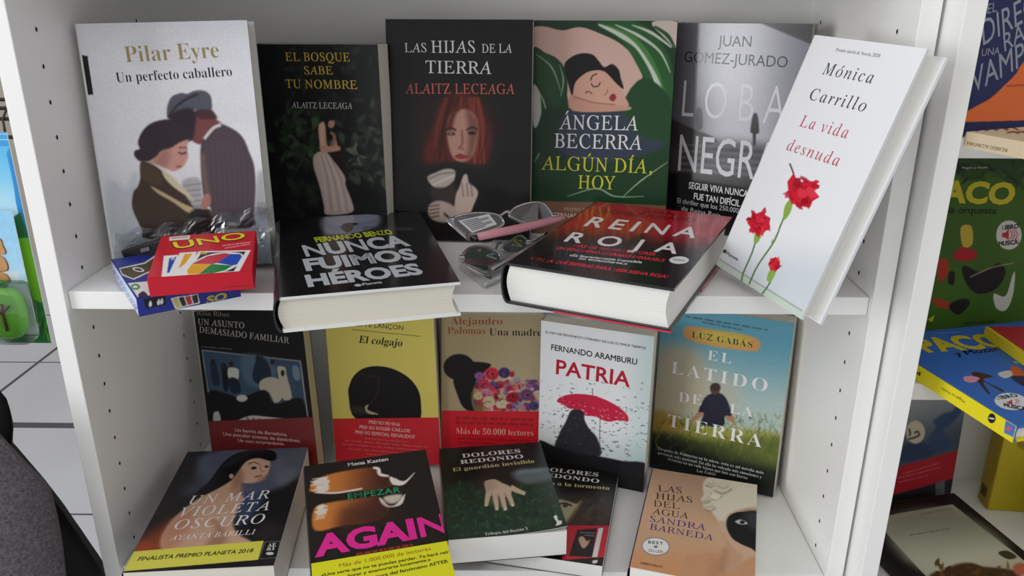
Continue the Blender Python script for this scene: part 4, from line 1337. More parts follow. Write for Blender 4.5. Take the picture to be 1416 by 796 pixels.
class Box:
    """a cardboard box; top face has its near left corner at pos, like a book lying face up"""

    def __init__(s, name, label, cat, pose, col, group=None):
        x, y, z, ya, le, ro, s.w, s.h, s.t = pose
        s.X, s.Y, s.N = pose_frame(ya, le, ro)
        s.pos = np.array([x, y, z])
        o = s.pos + s.X * s.w / 2 + s.Y * s.h / 2 - s.N * s.t
        s.M = frame_matrix(o, s.X, s.Y, s.N)
        s.e = empty(name)
        s.e.matrix_world = s.M
        tag(s.e, label, cat, group)
        mb = MB()
        mb.box((-s.w / 2, -s.h / 2, 0), (s.w / 2, s.h / 2, s.t))
        s.body = flat_print(mb.build('carton', M['matte'], s.e, bevel=.0006), col)

    def face(s, which, name, base, draw, u=(0, 1), v=(0, 1), material='print'):
        if which == 'top': o, X, Y, N, w, h = s.pos, s.X, s.Y, s.N, s.w, s.h
        elif which == 'front': o, X, Y, N, w, h = s.pos - s.t * s.N, s.X, s.N, -s.Y, s.w, s.t
        else: o, X, Y, N, w, h = s.pos - s.t * s.N + s.h * s.Y, -s.Y, s.N, -s.X, s.h, s.t
        pan = Panel(o, X, Y, N)
        q = .0006
        a = Art(pan, u[0] * w + q, v[0] * h + q, u[1] * w - q, v[1] * h - q, base, .0006)
        draw(a)
        ob = a.mesh(name, M[material], s.e, (0, 0, .0002))
        ob.matrix_local = s.M.inverted() @ frame_matrix(o, X, Y, N)
        return ob


RED = (206, 22, 44)
bx = Box('card_game_box', 'small red card game box with a fan of coloured cards, on the blue box', 'card game',
         (0.1119, -0.0610, -0.1995, 14.82, 83.38, 0, 0.0874, 0.0929, 0.0180), RED, 'card game boxes')


def uno_top(a):
    a.crop(140, 280, 4.68)
    a.poly([(442, 224), (576, 212), (570, 238), (440, 248)], (238, 232, 232), .3, 1, False)
    a.small((452, 232), (560, 224), 6, (150, 60, 70), 1)
    a.text('UNO', (474, 306), (950, 232), 50, (30, 12, 12), 'nx', -.04)
    a.text('UNO', (480, 302), (944, 230), 45, (248, 218, 40), 'nb', -.04, 0, .0001)
    a.small((785, 280), (970, 256), 8, (240, 200, 200), 2)
    a.small((800, 296), (960, 270), 8, (240, 200, 200), 3)
    wh = (244, 242, 240)
    a.poly([(405, 345), (500, 338), (495, 478), (390, 481)], wh, .3, 1, False)
    a.poly([(440, 362), (488, 350), (440, 455), (426, 455)], (36, 70, 176), .3, 1, False)
    a.line([(452, 372), (478, 352), (470, 372)], 7, wh, .3, 1, False)
    a.poly([(508, 326), (620, 318), (560, 480), (440, 480)], wh, .3, 1, False)
    a.poly([(540, 334), (592, 330), (540, 400), (500, 428)], (238, 168, 30), .3, 1, False)
    a.poly([(632, 316), (968, 308), (892, 450), (522, 470)], wh, .3, 1, False)
    a.poly([(650, 324), (934, 318), (858, 444), (560, 462)], (22, 20, 24), .3, 1, False)
    a.poly([(552, 440), (600, 386), (690, 340), (800, 322), (900, 328), (918, 352), (890, 400), (820, 440), (720, 462), (590, 468)], wh, .4)
    a.poly([(585, 398), (690, 346), (800, 328), (836, 334), (752, 392), (720, 398)], (206, 50, 70), .3, 1, False)
    a.poly([(836, 334), (900, 334), (910, 352), (880, 400), (850, 408), (752, 392)], (32, 76, 190), .3, 1, False)
    a.poly([(715, 398), (850, 408), (800, 440), (720, 458), (632, 462)], (24, 130, 62), .3, 1, False)
    a.poly([(585, 400), (715, 398), (632, 462), (560, 464), (556, 440)], (240, 172, 30), .3, 1, False)
    a.ell(662, 328, 26, 8, (206, 160, 60), .3)


bx.face('top', 'printed_lid', RED, uno_top)
bx.face('front', 'printed_side', RED, lambda a: a.crop(140, 280, 4.68).small((800, 546), (970, 534), 6, (120, 20, 30), 4), (0, 1), (0, 1))

BLU = (38, 52, 150)
bx = Box('card_game_box', 'blue card game box lying under the small red one', 'card game',
         (0.0982, -0.0572, -0.2195, 35.24, 88.63, 0, 0.0895, 0.1205, 0.0176), BLU, 'card game boxes')


def blue_top(a):
    a.crop(140, 280, 4.68)
    a.poly([(115, 425), (280, 388), (350, 340), (420, 340), (340, 440), (210, 500), (130, 470)], (236, 236, 240), .4, 1, False)
    a.poly([(122, 430), (285, 396), (355, 350), (400, 350), (330, 436), (206, 492), (138, 462)], (84, 76, 42), .4, 1, False)
    a.ell(240, 434, 40, 14, (236, 236, 230), .3, 1, .2)
    a.ell(240, 434, 26, 7, (30, 28, 60), .3, 1, .2)
    a.poly([(172, 522), (300, 510), (320, 600), (235, 612)], (240, 240, 240), .3, 1, False)
    a.ell(222, 546, 30, 20, (60, 160, 70), .3)
    a.ell(220, 546, 16, 9, (240, 240, 240), .3)
    a.poly([(240, 596), (272, 574), (300, 600), (290, 620), (250, 616)], (22, 22, 26), .3)


def blue_front(a):
    a.crop(140, 280, 4.68)
    a.poly([(272, 622), (412, 600), (420, 660), (288, 686)], (22, 22, 30), .3, 1, False)
    for x, y in ((318, 652), (372, 640), (392, 636)):
        a.ell(x, y - 12, 6, 6, (230, 230, 230), .2)
        a.poly([(x - 10, y - 4), (x + 10, y - 6), (x + 6, y + 18), (x - 8, y + 20)], (230, 230, 230), .2)
    for k, c in enumerate(((206, 200, 120), (230, 230, 230), (200, 60, 60), (150, 60, 50))):
        a.poly([(448 + k * 42, 618 - k * 6), (500 + k * 42, 606 - k * 6), (530 + k * 36, 674 - k * 8), (480 + k * 38, 690 - k * 9)], (232, 232, 228), .2, 1, False)
        a.poly([(458 + k * 42, 622 - k * 6), (496 + k * 42, 612 - k * 6), (520 + k * 36, 668 - k * 8), (486 + k * 38, 680 - k * 9)], (50, 48, 52) if k % 2 else c, .2, 1, False)
    a.text('SO', (680, 655), (812, 624), 46, (196, 186, 66), 'nx', .2)


bx.face('top', 'printed_lid', BLU, blue_top)
bx.face('front', 'printed_side', BLU, blue_front)
bx.face('left', 'end_flap', (196, 206, 226), lambda a: a.crop(140, 280, 4.68).small((80, 440), (230, 690), 24, (120, 140, 190), 5))

# black pouch and clear wrapping, propped between the card boxes and the white book
cp = Panel(np.array([0.0174, 0.0678, -0.2359]), *pose_frame(2.75, 4.85, 1.26))


def on_couple(px, py, dist):
    p = Panel(cp.o + cp.N * dist, cp.X, cp.Y, cp.N)
    u, v = p.uv(px, py)
    return p.o + u * p.X + v * p.Y


e = tag(empty('black_packet', (.05, .05, ZS)), 'flat black packet in clear wrapping behind the blue card box', 'packet')
loc = np.array(e.location)
fr = [on_couple(*q, .016) - loc for q in ((166, 347), (196, 337), (226, 330), (246, 330), (246, 372), (178, 376))]
fr[-1][2] = fr[-2][2] = ZS + .002 - loc[2]
mb = MB()
mb.prism(fr, (0, 0, 0), cp.N * -.007)
mb.build('pouch', mat('black_plastic', (26, 26, 30), .3, .5, bump=.3, scale=60), e, bevel=.002)
mb = MB()
la = [on_couple(*q, .0175) - loc for q in ((194, 344), (206, 341), (207, 346), (195, 349))]
mb.prism(la, (0, 0, 0), cp.N * -.001)
mb.build('small_label', mat('grey_print', (120, 120, 126), .5), e)


def wrap(name, label, quad, dist, amp, nu, nv, seed, material):
    """crumpled thin sheet between four picture-traced corners on a plane in front of the white book"""
    r = np.random.default_rng(seed)
    c = [on_couple(*q, dist) for q in quad]
    P = np.zeros((nv, nu, 3))
    nz = sum(k * np.array([[math.sin(a * i + b * j + ph) for i in range(nu)] for j in range(nv)])
             for a, b, ph, k in [(r.uniform(-.9, .9), r.uniform(-.9, .9), r.uniform(0, 6), r.uniform(.3, 1)) for _ in range(9)]) / 3
    nz = np.where(np.abs(nz) > .5, nz * 1.4, nz) + r.normal(size=(nv, nu)) * .12
    for j in range(nv):
        for i in range(nu):
            s_, t_ = i / (nu - 1), j / (nv - 1)
            q = (c[0] * (1 - s_) + c[1] * s_) * (1 - t_) + (c[3] * (1 - s_) + c[2] * s_) * t_
            edge = 4 * t_ * (1 - t_) * .4 + .6
            P[j, i] = q + cp.N * amp * nz[j, i] * edge + cp.Y * amp * .8 * math.sin(i * .8 + seed) * t_
    base = P.reshape(-1, 3).mean(0)
    base[2] = P[..., 2].min()
    o = MB()
    o.grid(P - base)
    ob = o.build(name, material, None, False, 0, .0002)
    ob.location = base
    return tag(ob, label, 'wrapper')


CL = clear_mat('clear_cellophane', (236, 238, 240), .03, .22, .4)
wrap('cellophane_wrapper', 'crumpled clear cellophane wrapper between the red card box and the white book',
     [(156, 368), (376, 366), (378, 283), (160, 322)], .0085, .0022, 44, 18, 3, CL)

# ------------------------------------------------------------------ reading glasses between the lying books
ACR = clear_mat('clear_acrylic', (236, 236, 240), .30, .12)
def tinted(name, col, alpha):
    m = mat(name, col, .15, .6)
    m.node_tree.nodes['Principled BSDF'].inputs['Alpha'].default_value = alpha
    return m


PINK = tinted('pink_acrylic', (232, 160, 172), .62)
LENS = clear_mat('lens', (176, 176, 180), .03, .03, .3)
METAL = mat('silver_hinge', (200, 202, 206), .25, .5, 1.0)


def glasses(label, base0, base1, z, tilt, crop, lensL, lensR, bridge, temples, rim, sticker=None, group='reading glasses'):
    P0, P1 = atz(*base0, z), atz(*base1, z)
    X = (P1 - P0) / np.linalg.norm(P1 - P0)
    hz = np.array([-X[1], X[0], 0.0])
    Y = math.cos(math.radians(tilt)) * hz + math.sin(math.radians(tilt)) * np.array([0, 0, 1.0])
    N = np.cross(X, Y)
    pan = Panel(P0, X, Y, N)
    x0, y0, k = crop

    def at(q, d=0.0):
        u, v = pan.uv(x0 + q[0] / k, y0 + q[1] / k)
        return P0 + u * X + v * Y + d * N
    e = tag(empty('reading_glasses', (P0 + P1) / 2), label, 'glasses', group)
    o = np.array(e.location)
    for L in (lensL, lensR):
        pts = [at(q) - o for q in spline(L, True, 4)]
        mb = MB()
        mb.prism(pts, N * -.0006, N * .0006)
        mb.build('lens', LENS, e)
        mb = MB()
        mb.tube(pts, .0016, 8, True)
        mb.build('rim', rim, e, True)
    mb = MB()
    mb.tube([at(q) - o for q in spline(bridge, False, 5)], .0016, 8)
    mb.build('bridge', rim, e, True)
    for t, r_, m_ in temples:
        mb = MB()
        mb.tube([at(q, q[2] if len(q) > 2 else 0) - o for q in t], r_, 8, flat=.5, up=N)
        mb.build('temple', m_, e, True)
        h = at(t[0], t[0][2] if len(t[0]) > 2 else 0) - o
        mb = MB()
        mb.box(h - .003, h + .003)
        mb.build('hinge', METAL, e, bevel=.0008)
    if sticker:
        a = Art(pan, 0, 0, 1, 1, (230, 230, 230), .5)
        q = [at(p, .001) - o for p in sticker]
        mb = MB()
        mb.prism(q, N * -.0001, N * .0001)
        st = mb.build('lens_sticker', mat('sticker_paper', (214, 216, 218), .5), e)
        mb = MB()
        A_, B_, C_, D_ = q
        for i in range(7):
            f0 = .1 + i * .12
            w1 = .9 if i % 3 else .6
            l0, l1 = A_ + (D_ - A_) * f0, B_ + (C_ - B_) * f0
            mb.prism([l0 + (l1 - l0) * .08, l0 + (l1 - l0) * w1, l0 + (l1 - l0) * w1 + (D_ - A_) * .05, l0 + (l1 - l0) * .08 + (D_ - A_) * .05], N * .0001, N * .0003)
        mb.build('small_print', mat('sticker_ink', (70, 74, 80), .6), st)
    return e, at


glasses('clear reading glasses with a sticker on one lens, on top of the other pair', (640, 346), (776, 309), -.205, 52, (590, 260, 5.31),
        [(182, 240), (230, 205), (330, 186), (430, 184), (510, 196), (548, 222), (562, 264), (500, 300), (400, 330), (320, 342), (270, 336), (215, 290)],
        [(606, 200), (640, 150), (720, 116), (800, 106), (860, 120), (900, 165), (922, 212), (850, 232), (760, 256), (700, 252), (650, 228)],
        [(545, 200), (572, 178), (600, 172), (612, 196)],
        [([(182, 240, .001), (90, 226, .012), (62, 262, .02), (70, 340, .026), (120, 400, .028), (210, 450, .024), (250, 430, .016), (252, 372, .012), (330, 394, .008)], .0018, ACR),
         ([(930, 216, .001), (985, 240, .006), (900, 262, .009), (640, 326, .010), (335, 394, .012)], [.002, .0022, .0038, .0048, .0042], PINK)],
        ACR, [(228, 244), (452, 192), (512, 268), (330, 332)])

glasses('clear reading glasses lying nearest the shelf edge, beneath the other pair', (640, 392), (757, 326), -.2285, 45, (590, 260, 5.31),
        [(258, 520), (285, 465), (340, 432), (420, 430), (490, 460), (532, 492), (540, 540), (490, 588), (430, 612), (340, 582), (275, 552)],
        [(556, 440), (610, 392), (680, 350), (720, 372), (745, 400), (700, 446), (640, 476), (580, 470)],
        [(500, 462), (520, 415), (545, 405), (560, 430)],
        [([(256, 520, .001), (232, 590, .010), (240, 650, .016), (300, 700, .018), (390, 730, .016), (425, 690, .012), (420, 620, .009), (560, 560, .007), (880, 345, .004)], [.002] * 6 + [.003, .003, .003], ACR),
         ([(745, 398, .001), (860, 350, .006), (800, 410, .008), (440, 640, .010)], [.002, .0025, .003, .003], ACR)],
        ACR)

sl = [atz(*q, ZS + .001) for q in ((634, 372), (670, 399), (696, 387), (752, 334), (724, 322), (650, 347))]
c = sum(sl) / len(sl)
e = tag(empty('glasses_sleeve', (c[0], c[1], ZS + .0004)), 'clear plastic sleeve on the shelf beneath the lower reading glasses', 'sleeve')
mb = MB()
mb.prism([p - np.array([c[0], c[1], ZS + .001]) for p in sl], (0, 0, 0), (0, 0, .0045))
mb.build('sleeve_body', tinted('milky_plastic', (226, 228, 230), .38), e, bevel=.0015)
mb = MB()
mb.tube([p - np.array([c[0], c[1], ZS + .001]) + (0, 0, .005) for p in (sl[1], sl[2], sl[3])], .0016, 8)
mb.build('welded_rim', tinted('rim_plastic', (236, 238, 240), .7), e, True)

# ------------------------------------------------------------------ second bookcase: children's books, right edge of the frame
b = Book('tall navy and orange picture book with slanted grey lettering, top right corner', (0.824, 0.0225, S1 + .0004, 25.4, 7, 0, .2, .25, .012), 'hard', (22, 32, 84), name='picture_book')
a = b.art.crop(1320, 0, 6.635)
a.poly([(-300, 1260), (150, 1000), (330, 900), (460, 780), (560, 680), (640, 560), (900, 300), (1400, 200), (1400, 1130), (-300, 1140)], (226, 108, 44), .5)
a.poly([(-300, 1130), (600, 1105), (1500, 1060), (1500, 1600), (-300, 1600)], (20, 30, 78), .4, 1, False)
GR = (150, 154, 168)
for t, p0, p1, h in (('EL', (300, 128), (385, 104), 90), ('DIRECTOR', (262, 418), (1100, -60), 240), ('UNA', (245, 515), (410, 495), 66), ('RATA', (458, 474), (840, 240), 170), ('VAMPIRA', (160, 860), (920, 440), 230)):
    a.text(t, p0, p1, h, GR, 'n', .1)
a.small((480, 790), (640, 780), 16, (120, 40, 30), 7)
b.finish(spine=(20, 30, 78), back=(20, 30, 78), edge=(40, 44, 80), page='page', m='matte')

b = Book('cream book lying with its spine to the front, against the tall navy book', (0.8062, -0.0272, -0.0766, -66.9, 90, 0, .2, .15, .0130), 'hard', (206, 188, 156), name='picture_book')
a = b.art.crop(1320, 110, 6.635)
for k in range(5):
    a.line([(110 + k * 90, 480 - k * 6), (160 + k * 90, 460 - k * 6), (190 + k * 100, 466)], 14, (120, 56, 36), .6)
for k in range(3):
    a.line([(480 + k * 80, 490), (540 + k * 80, 478), (590 + k * 80, 492)], 14, (120, 56, 36), .6)
b.finish(spine=(206, 188, 156), back=(206, 188, 156), edge=(206, 190, 160), page='page', m='matte')
# its spine runs along the front edge: a printed strip set into that edge
pan = Panel(b.pos - b.t * b.N, b.X, b.N, -b.Y)
sp = Art(pan, 0, 0, b.w, b.t, (208, 190, 158), .0008)
sp.crop(1320, 110, 6.635)
sp.text('RICARDO ALCÁNTARA &', (497, 632), (92, 560), -34, (70, 56, 40), 'n')
so = sp.mesh('printed_spine', M['matte'], b.e, (0, 0, .0012), .0008, (208, 190, 158))
mw = frame_matrix(b.pos - b.t * b.N, b.X, b.N, -b.Y)
ew = frame_matrix(b.pos + b.X * b.w / 2 - b.N * b.t / 2, b.X, b.Y, b.N)
so.matrix_local = ew.inverted() @ mw

b = Book('square green picture book with yellow title, standing on the second bookcase', (0.815, 0.150, S2 + .0004, 2, 5, 0, .2, .198, .012), 'hard', (66, 104, 30), name='picture_book')
a = b.art.crop(1250, 200, 3.06)
a.noise(50, 3)
a.poly([(200, 40), (520, 55), (520, 130), (440, 160), (380, 110), (300, 150), (230, 130)], (40, 66, 28), 2, .8)
a.leaves((230, 80, 520, 150), 40, 44, [(30, 50, 26), (50, 84, 34), (24, 40, 22)], .6, 81, None, .35)
a.text('Magali Le Huche', (245, 102), (355, 100), 9, (206, 206, 190), 'n')
YL = (206, 190, 40)
a.text('PACO', (96, 238), (462, 250), 86, YL, 'nx')
a.text('y la orquesta', (150, 288), (390, 292), 28, (26, 28, 22), 'nb')
a.ell(444, 382, 54, 62, (214, 214, 206), .4)
a.text('LIBRO', (415, 360), (486, 352), 18, (30, 30, 30), 'nx')
a.text('MUSICAL', (400, 428), (492, 418), 18, (30, 30, 30), 'nx')
a.poly([(415, 372), (428, 372), (444, 356), (444, 404), (428, 392), (415, 392)], (190, 40, 60), .3, 1, False)
for k in range(3):
    a.line([(450 + k * 10, 362 - k * 3), (458 + k * 11, 380), (450 + k * 10, 398 + k * 3)], 4, (190, 40, 60), .3)
# plain instruments and plants in the colours of the printed scene
for q, c in (([(205, 470), (250, 430), (300, 450), (306, 480), (240, 492)], (176, 34, 40)), ([(240, 350), (285, 345), (290, 420), (250, 430)], (200, 176, 60)), ([(250, 510), (330, 540), (400, 500), (430, 540), (390, 610), (310, 630), (260, 580)], (30, 24, 28)), ([(140, 500), (180, 480), (190, 540), (150, 580)], (176, 60, 34)), ([(190, 540), (214, 540), (212, 590), (188, 586)], (34, 26, 26)), ([(380, 630), (430, 640), (460, 550), (470, 545), (460, 640), (430, 700), (390, 690)], (206, 206, 196)), ([(120, 650), (180, 660), (230, 690), (150, 690)], (170, 66, 34)), ([(190, 680), (250, 650), (280, 670), (230, 720)], (30, 26, 28)), ([(100, 740), (130, 720), (120, 750)], (190, 176, 60))):
    a.poly(q, c, .5)
a.line([(280, 560), (370, 520), (466, 500)], 5, (150, 140, 120), .4)
a.small((255, 756), (385, 748), 9, (36, 50, 22), 2)
b.finish(spine=(60, 96, 28), back=(60, 96, 28), edge=(70, 100, 40), page='page', m='matte')

b = Book('blue picture book lying flat with a yellow spine jutting out over the shelf edge', (0.8648, -0.0912, -0.3180, 13.93, 90, 0, .195, .1971, .0160), 'hard', (58, 108, 190), name='picture_book')
a = b.art.crop(1260, 430, 4.423)
a.text('PACO', (96, 250), (625, 214), 84, YL, 'nx')
a.text('y Mozart', (280, 276), (575, 236), 30, (24, 28, 50), 'nb', .2)
a.small((145, 136), (300, 126), 6, (130, 160, 210), 1)
for q, c in (([(370, 375), (430, 376), (500, 400), (440, 420), (560, 480), (550, 490), (440, 430), (480, 500), (464, 500), (400, 420)], (70, 44, 38)), ([(320, 402), (370, 396), (420, 410), (380, 436), (330, 428)], (216, 150, 160)), ([(610, 340), (660, 346), (690, 390), (620, 400)], (206, 96, 44)), ([(530, 380), (600, 362), (620, 390), (570, 410)], (206, 204, 200)), ([(610, 400), (700, 400), (700, 460), (650, 440)], (34, 38, 80))):
    a.poly(q, c, .5)
a.leaves((600, 230, 700, 330), 12, 60, [(150, 190, 60), (206, 206, 190), (190, 176, 60)], .5, 91, .1, .2)
a.ell(612, 552, 104, 52, (224, 226, 230), .4, 1, .1)
a.text('LIBRO', (530, 542), (660, 520), 22, (30, 30, 36), 'nx', 0, .1)
a.text('MUSICAL', (568, 584), (720, 612), 22, (30, 30, 36), 'nx')
a.poly([(580, 556), (600, 552), (616, 540), (620, 570), (600, 566)], (190, 40, 60), .3, 1, False)
for k in range(2):
    a.line([(634 + k * 14, 538), (646 + k * 14, 552), (636 + k * 14, 566)], 4, (190, 40, 60), .3)
b.finish(spine=(60, 110, 190), back=(232, 214, 30), edge=(70, 110, 180), page='pagew', m='matte')
# the yellow spine strip along the left side
pan = Panel(b.pos - b.t * b.N + b.Y * b.h, -b.Y, b.N, -b.X)
sp = Art(pan, 0, 0, b.h, b.t, (234, 218, 34), .0008)
sp.crop(1260, 430, 4.423)
sp.text('Magali Le Huche', (352, 545), (208, 462), -17, (50, 44, 20), 'n')
sp.text('PACO', (80, 372), (-40, 300), -24, (40, 36, 20), 'nx')
sp.ell(516, 652, 24, 30, (24, 22, 22), .3)
sp.line([(500, 650), (532, 656)], 8, (230, 230, 230), .3, 1, False)
sp.poly([(602, 660), (700, 720), (700, 790), (590, 740)], (72, 120, 190), .3, 1, False)
sp.ell(620, 715, 18, 14, (206, 90, 110), .3)
so = sp.mesh('yellow_spine', M['matte'], b.e, (0, 0, .0040), .0012, (234, 218, 34))
mw = frame_matrix(b.pos - b.t * b.N + b.Y * b.h, -b.Y, b.N, -b.X)
ew = frame_matrix(b.pos + b.X * b.w / 2 - b.N * b.t / 2, b.X, b.Y, b.N)
so.matrix_local = ew.inverted() @ mw

b = Book('red picture book with yellow spine lying on the blue one, cut by the right edge', (0.9433, -0.085, -0.3055, 2, 90, 0, .16, .185, .0118), 'hard', (170, 26, 36), name='picture_book')
b.finish(spine=(214, 196, 40), back=(214, 196, 40), edge=(150, 30, 36), page='pagew', m='matte')
pan = Panel(b.pos - b.t * b.N + b.Y * b.h, -b.Y, b.N, -b.X)
sp = Art(pan, 0, 0, b.h, b.t, (214, 196, 40), .0008)
sp.crop(1260, 430, 4.423)
sp.ell(548, 106, 18, 26, (24, 22, 22), .3)
sp.ell(548, 106, 9, 14, (220, 216, 200), .3)
sp.text('y el rock', (684, 196), (592, 142), -24, (40, 36, 20), 'nb')
so = sp.mesh('yellow_spine', M['matte'], b.e, (0, 0, .0034), .0012, (214, 196, 40))
mw = frame_matrix(b.pos - b.t * b.N + b.Y * b.h, -b.Y, b.N, -b.X)
ew = frame_matrix(b.pos + b.X * b.w / 2 - b.N * b.t / 2, b.X, b.Y, b.N)
so.matrix_local = ew.inverted() @ mw

b = Book('grey-blue book with a masked figure and a red strip, lower right bookcase', (0.866, 0.162, S3 + .0004, 14, 3, 0, .132, .172, .016), 'soft', (128, 134, 140))
a = b.art.crop(1216, 530, 4.975)
a.grad((300, 80), (300, 460), (150, 152, 152), (70, 80, 96))
a.poly([(150, -80), (700, 20), (700, 70), (150, 70)], (30, 44, 38), 1, 1, False)
a.poly([(330, 400), (390, 300), (370, 260), (440, 210), (500, 190), (540, 150), (560, 200), (480, 290), (440, 330), (500, 420), (380, 480)], (54, 72, 104), 3)
a.poly([(150, 440), (240, 400), (330, 420), (360, 500), (150, 540)], (44, 56, 86), 4)
a.ell(248, 335, 66, 80, (196, 186, 160), 1.5)
for q in ([(205, 310), (212, 340), (206, 360)], [(240, 340), (262, 330), (276, 350)], [(200, 382), (240, 372), (280, 352)]):
    a.line(q, 14, (84, 76, 64), 1.2)
a.poly([(80, 585), (320, 520), (560, 452), (560, 640), (100, 780)], (168, 30, 44), .4, 1, False)
a.small((160, 620), (410, 548), 7, (206, 110, 116), 1)
a.small((130, 650), (430, 574), 7, (206, 110, 116), 2)
a.small((130, 680), (330, 634), 7, (206, 110, 116), 3)
a.poly([(80, 770), (560, 640), (560, 900), (80, 900)], (34, 32, 40), .6, 1, False)
a.poly([(386, 690), (450, 660), (450, 800), (386, 800)], (96, 98, 100), 1, 1, False)
b.finish(spine=(40, 42, 46), back=(40, 42, 46), edge=(120, 120, 116), page='paged', m='matte')

b = Book('mustard yellow book standing upright beside the dark pouch, right edge', (1.0325, 0.172, S3 + .0004, -5, 1, 0, .15, .235, .03), 'soft', (196, 176, 40))
b.art.crop(1216, 530, 4.975).noise(40, 3)
b.art.poly([(950, 380), (1010, 370), (1020, 450), (960, 440)], (140, 110, 36), 3, .7)
b.finish(spine=(176, 150, 44), back=(196, 176, 40), edge=(190, 170, 50), page='paged', m='matte')
mb = MB()
mb.box((-b.w / 2 - .0032, .012, -.006), (-b.w / 2 - .0028, .026, .006))
flat_print(mb.build('spine_mark', M['matte'], b.e), (70, 58, 24))

b = Book('black bordered large book with a cream picture lying flat at the bottom right', (0.8835, -0.0875, S3 + .0204, 12, 90, 0, .158, .238, .020), 'hard', (24, 22, 20), name='picture_book')
a = b.art.crop(1206, 660, 5.852)
a.poly([(20, 330), (240, 285), (650, 215), (880, 400), (1130, 590), (1420, 830), (1100, 1100), (620, 980), (400, 760), (160, 500)], (186, 184, 160), .5, 1, False)
a.grad((400, 300), (700, 700), (150, 150, 130), (206, 206, 186), .8, [(100, 350), (640, 250), (1100, 600), (400, 740)], 14)
a.small((390, 296), (640, 250), 9, (120, 120, 104), 1)
a.small((300, 466), (640, 410), 9, (110, 110, 96), 2)
a.poly([(470, 790), (600, 740), (690, 700), (800, 690), (900, 720), (1010, 730), (1120, 745), (1190, 790), (1300, 900), (900, 1100), (450, 950)], (74, 48, 28), 3)
a.leaves((480, 720, 1200, 1000), 120, 60, [(70, 46, 26), (96, 70, 34), (52, 36, 22), (126, 92, 46)], 1, 93, None, .5)
a.poly([(1020, 610), (1090, 590), (1170, 640), (1100, 660)], (64, 60, 40), 1)
a.ell(1200, 740, 60, 50, (190, 96, 76), 3)
b.finish(spine=(20, 18, 17), back=(20, 18, 17), edge=(30, 28, 26), page='paged', m='matte')

# dark soft pouch at the edge of the frame
mb = MB()
n, m_ = 20, 10
P = np.zeros((m_, n + 1, 3))
for j in range(m_):
    v = math.pi * (j / (m_ - 1) - .5)
    for i in range(n + 1):
        q = 2 * math.pi * i / n
        r_ = abs(math.cos(v)) ** .5
        P[j, i] = (.052 * r_ * np.sign(math.cos(q)) * abs(math.cos(q)) ** .8, .034 * r_ * np.sign(math.sin(q)) * abs(math.sin(q)) ** .8, .042 + .042 * np.sign(v) * abs(math.sin(v)) ** .7)
mb.grid(P)
e = tag(empty('pouch', (1.118, .115, S3 + .0004)), 'dark rounded pouch in front of the mustard yellow book', 'pouch')
mb.build('pouch_body', mat('dark_leather', (30, 25, 23), .5, .4, noise=.2, scale=50, bump=.3), e, True)
mb = MB()
mb.tube([(-.046 + .0115 * i, -.0345 * math.sqrt(max(.05, 1 - ((i - 4) / 4.6) ** 2)), .055) for i in range(9)], .0015, 6)
mb.build('zip', METAL, e, True)

# ------------------------------------------------------------------ left of the bookcase: display rack, blister pack, jacket
YR = .16
e = tag(empty('wire_display_rack', (-.2, YR, FLOOR)), 'dark wire display rack left of the bookcase, carrying the toy pack', 'rack')
o = np.array(e.location)
WIRE = mat('dark_wire', (62, 60, 58), .4, .5, .6)
zt = aty(5, 142, YR)[2]
for xx in (-.42, -.06):
    mb = MB()
    mb.tube([(xx - o[0], .03, 0), (xx - o[0], .03, zt - o[2])], .006, 8)
    mb.build('post', WIRE, e, True)
mb = MB()
mb.box((-.24, -.05, 0), (.16, .24, .02))
mb.build('base_plate', WIRE, e, bevel=.002)
mb = MB()
for k, zz in enumerate((0, .008, .018, .036)):
    mb.tube([(-.24, .026 - .01 * k, zt - o[2] - zz), (.155, .026 - .01 * k, zt - o[2] - zz)], .0022, 6)
for k in range(26):
    xx = -.24 + k * .0155
    mb.tube([(xx, .026, zt - o[2]), (xx + .004, .0, zt - o[2] - .018), (xx + .006, -.004, zt - o[2] - .04)], .0014, 6)
mb.build('wire_basket', WIRE, e, True)
mb = MB()
hz = aty(5, 186, YR)[2] - o[2]
mb.tube([(.05, .026, hz + .03), (.05, -.02, hz - .004), (.05, -.045, hz - .002)], .002, 6)
mb.build('hook', WIRE, e, True)

yp = .1
pk = Panel(np.array([0, yp, 0.]), (1, 0, 0), (0, 0, 1), (0, -1, 0))
c = aty(0, 330, yp)
e = tag(empty('toy_blister_pack', (c[0] - .03, yp, aty(40, 472, yp)[2])), 'blue and green toy blister pack hanging at the left edge', 'toy pack')
x1, z0 = aty(71, 474, yp)[0], aty(60, 474, yp)[2]
z1 = aty(20, 183, yp)[2]
a = Art(pk, x1 - .17, z0, x1, z1, (74, 168, 222), .0009)
a.crop(0, 100, 4.978)
a.grad((40, 400), (40, 620), (66, 164, 222), (40, 138, 206))
a.grad((40, 470), (60, 1100), (92, 186, 232), (206, 232, 244), 1, [(-800, 520), (20, 508), (45, 560), (110, 900), (130, 1400), (-800, 1400)], .6)
a.line([(-800, 425), (100, 425)], 4, (190, 226, 242), .3, .8, False)
a.line([(-800, 465), (100, 462)], 4, (190, 226, 242), .3, .8, False)
a.crop(0, 270, 3.79)
a.poly([(58, 122), (108, 86), (150, 220), (82, 228)], (44, 110, 62), .5, 1, False)
a.poly([(80, 226), (148, 222), (220, 480), (250, 640), (200, 700), (150, 500)], (124, 196, 46), .5, 1, False)
a.poly([(170, 540), (250, 580), (280, 780), (-700, 790), (-700, 740), (150, 720)], (52, 122, 66), 1, 1, False)
a.leaves((160, 540, 260, 720), 30, 80, [(70, 150, 60), (40, 104, 56), (120, 190, 60)], .5, 3, 1.7, .15)
pm = (-(c[0] - .03), -yp, -aty(40, 472, yp)[2])
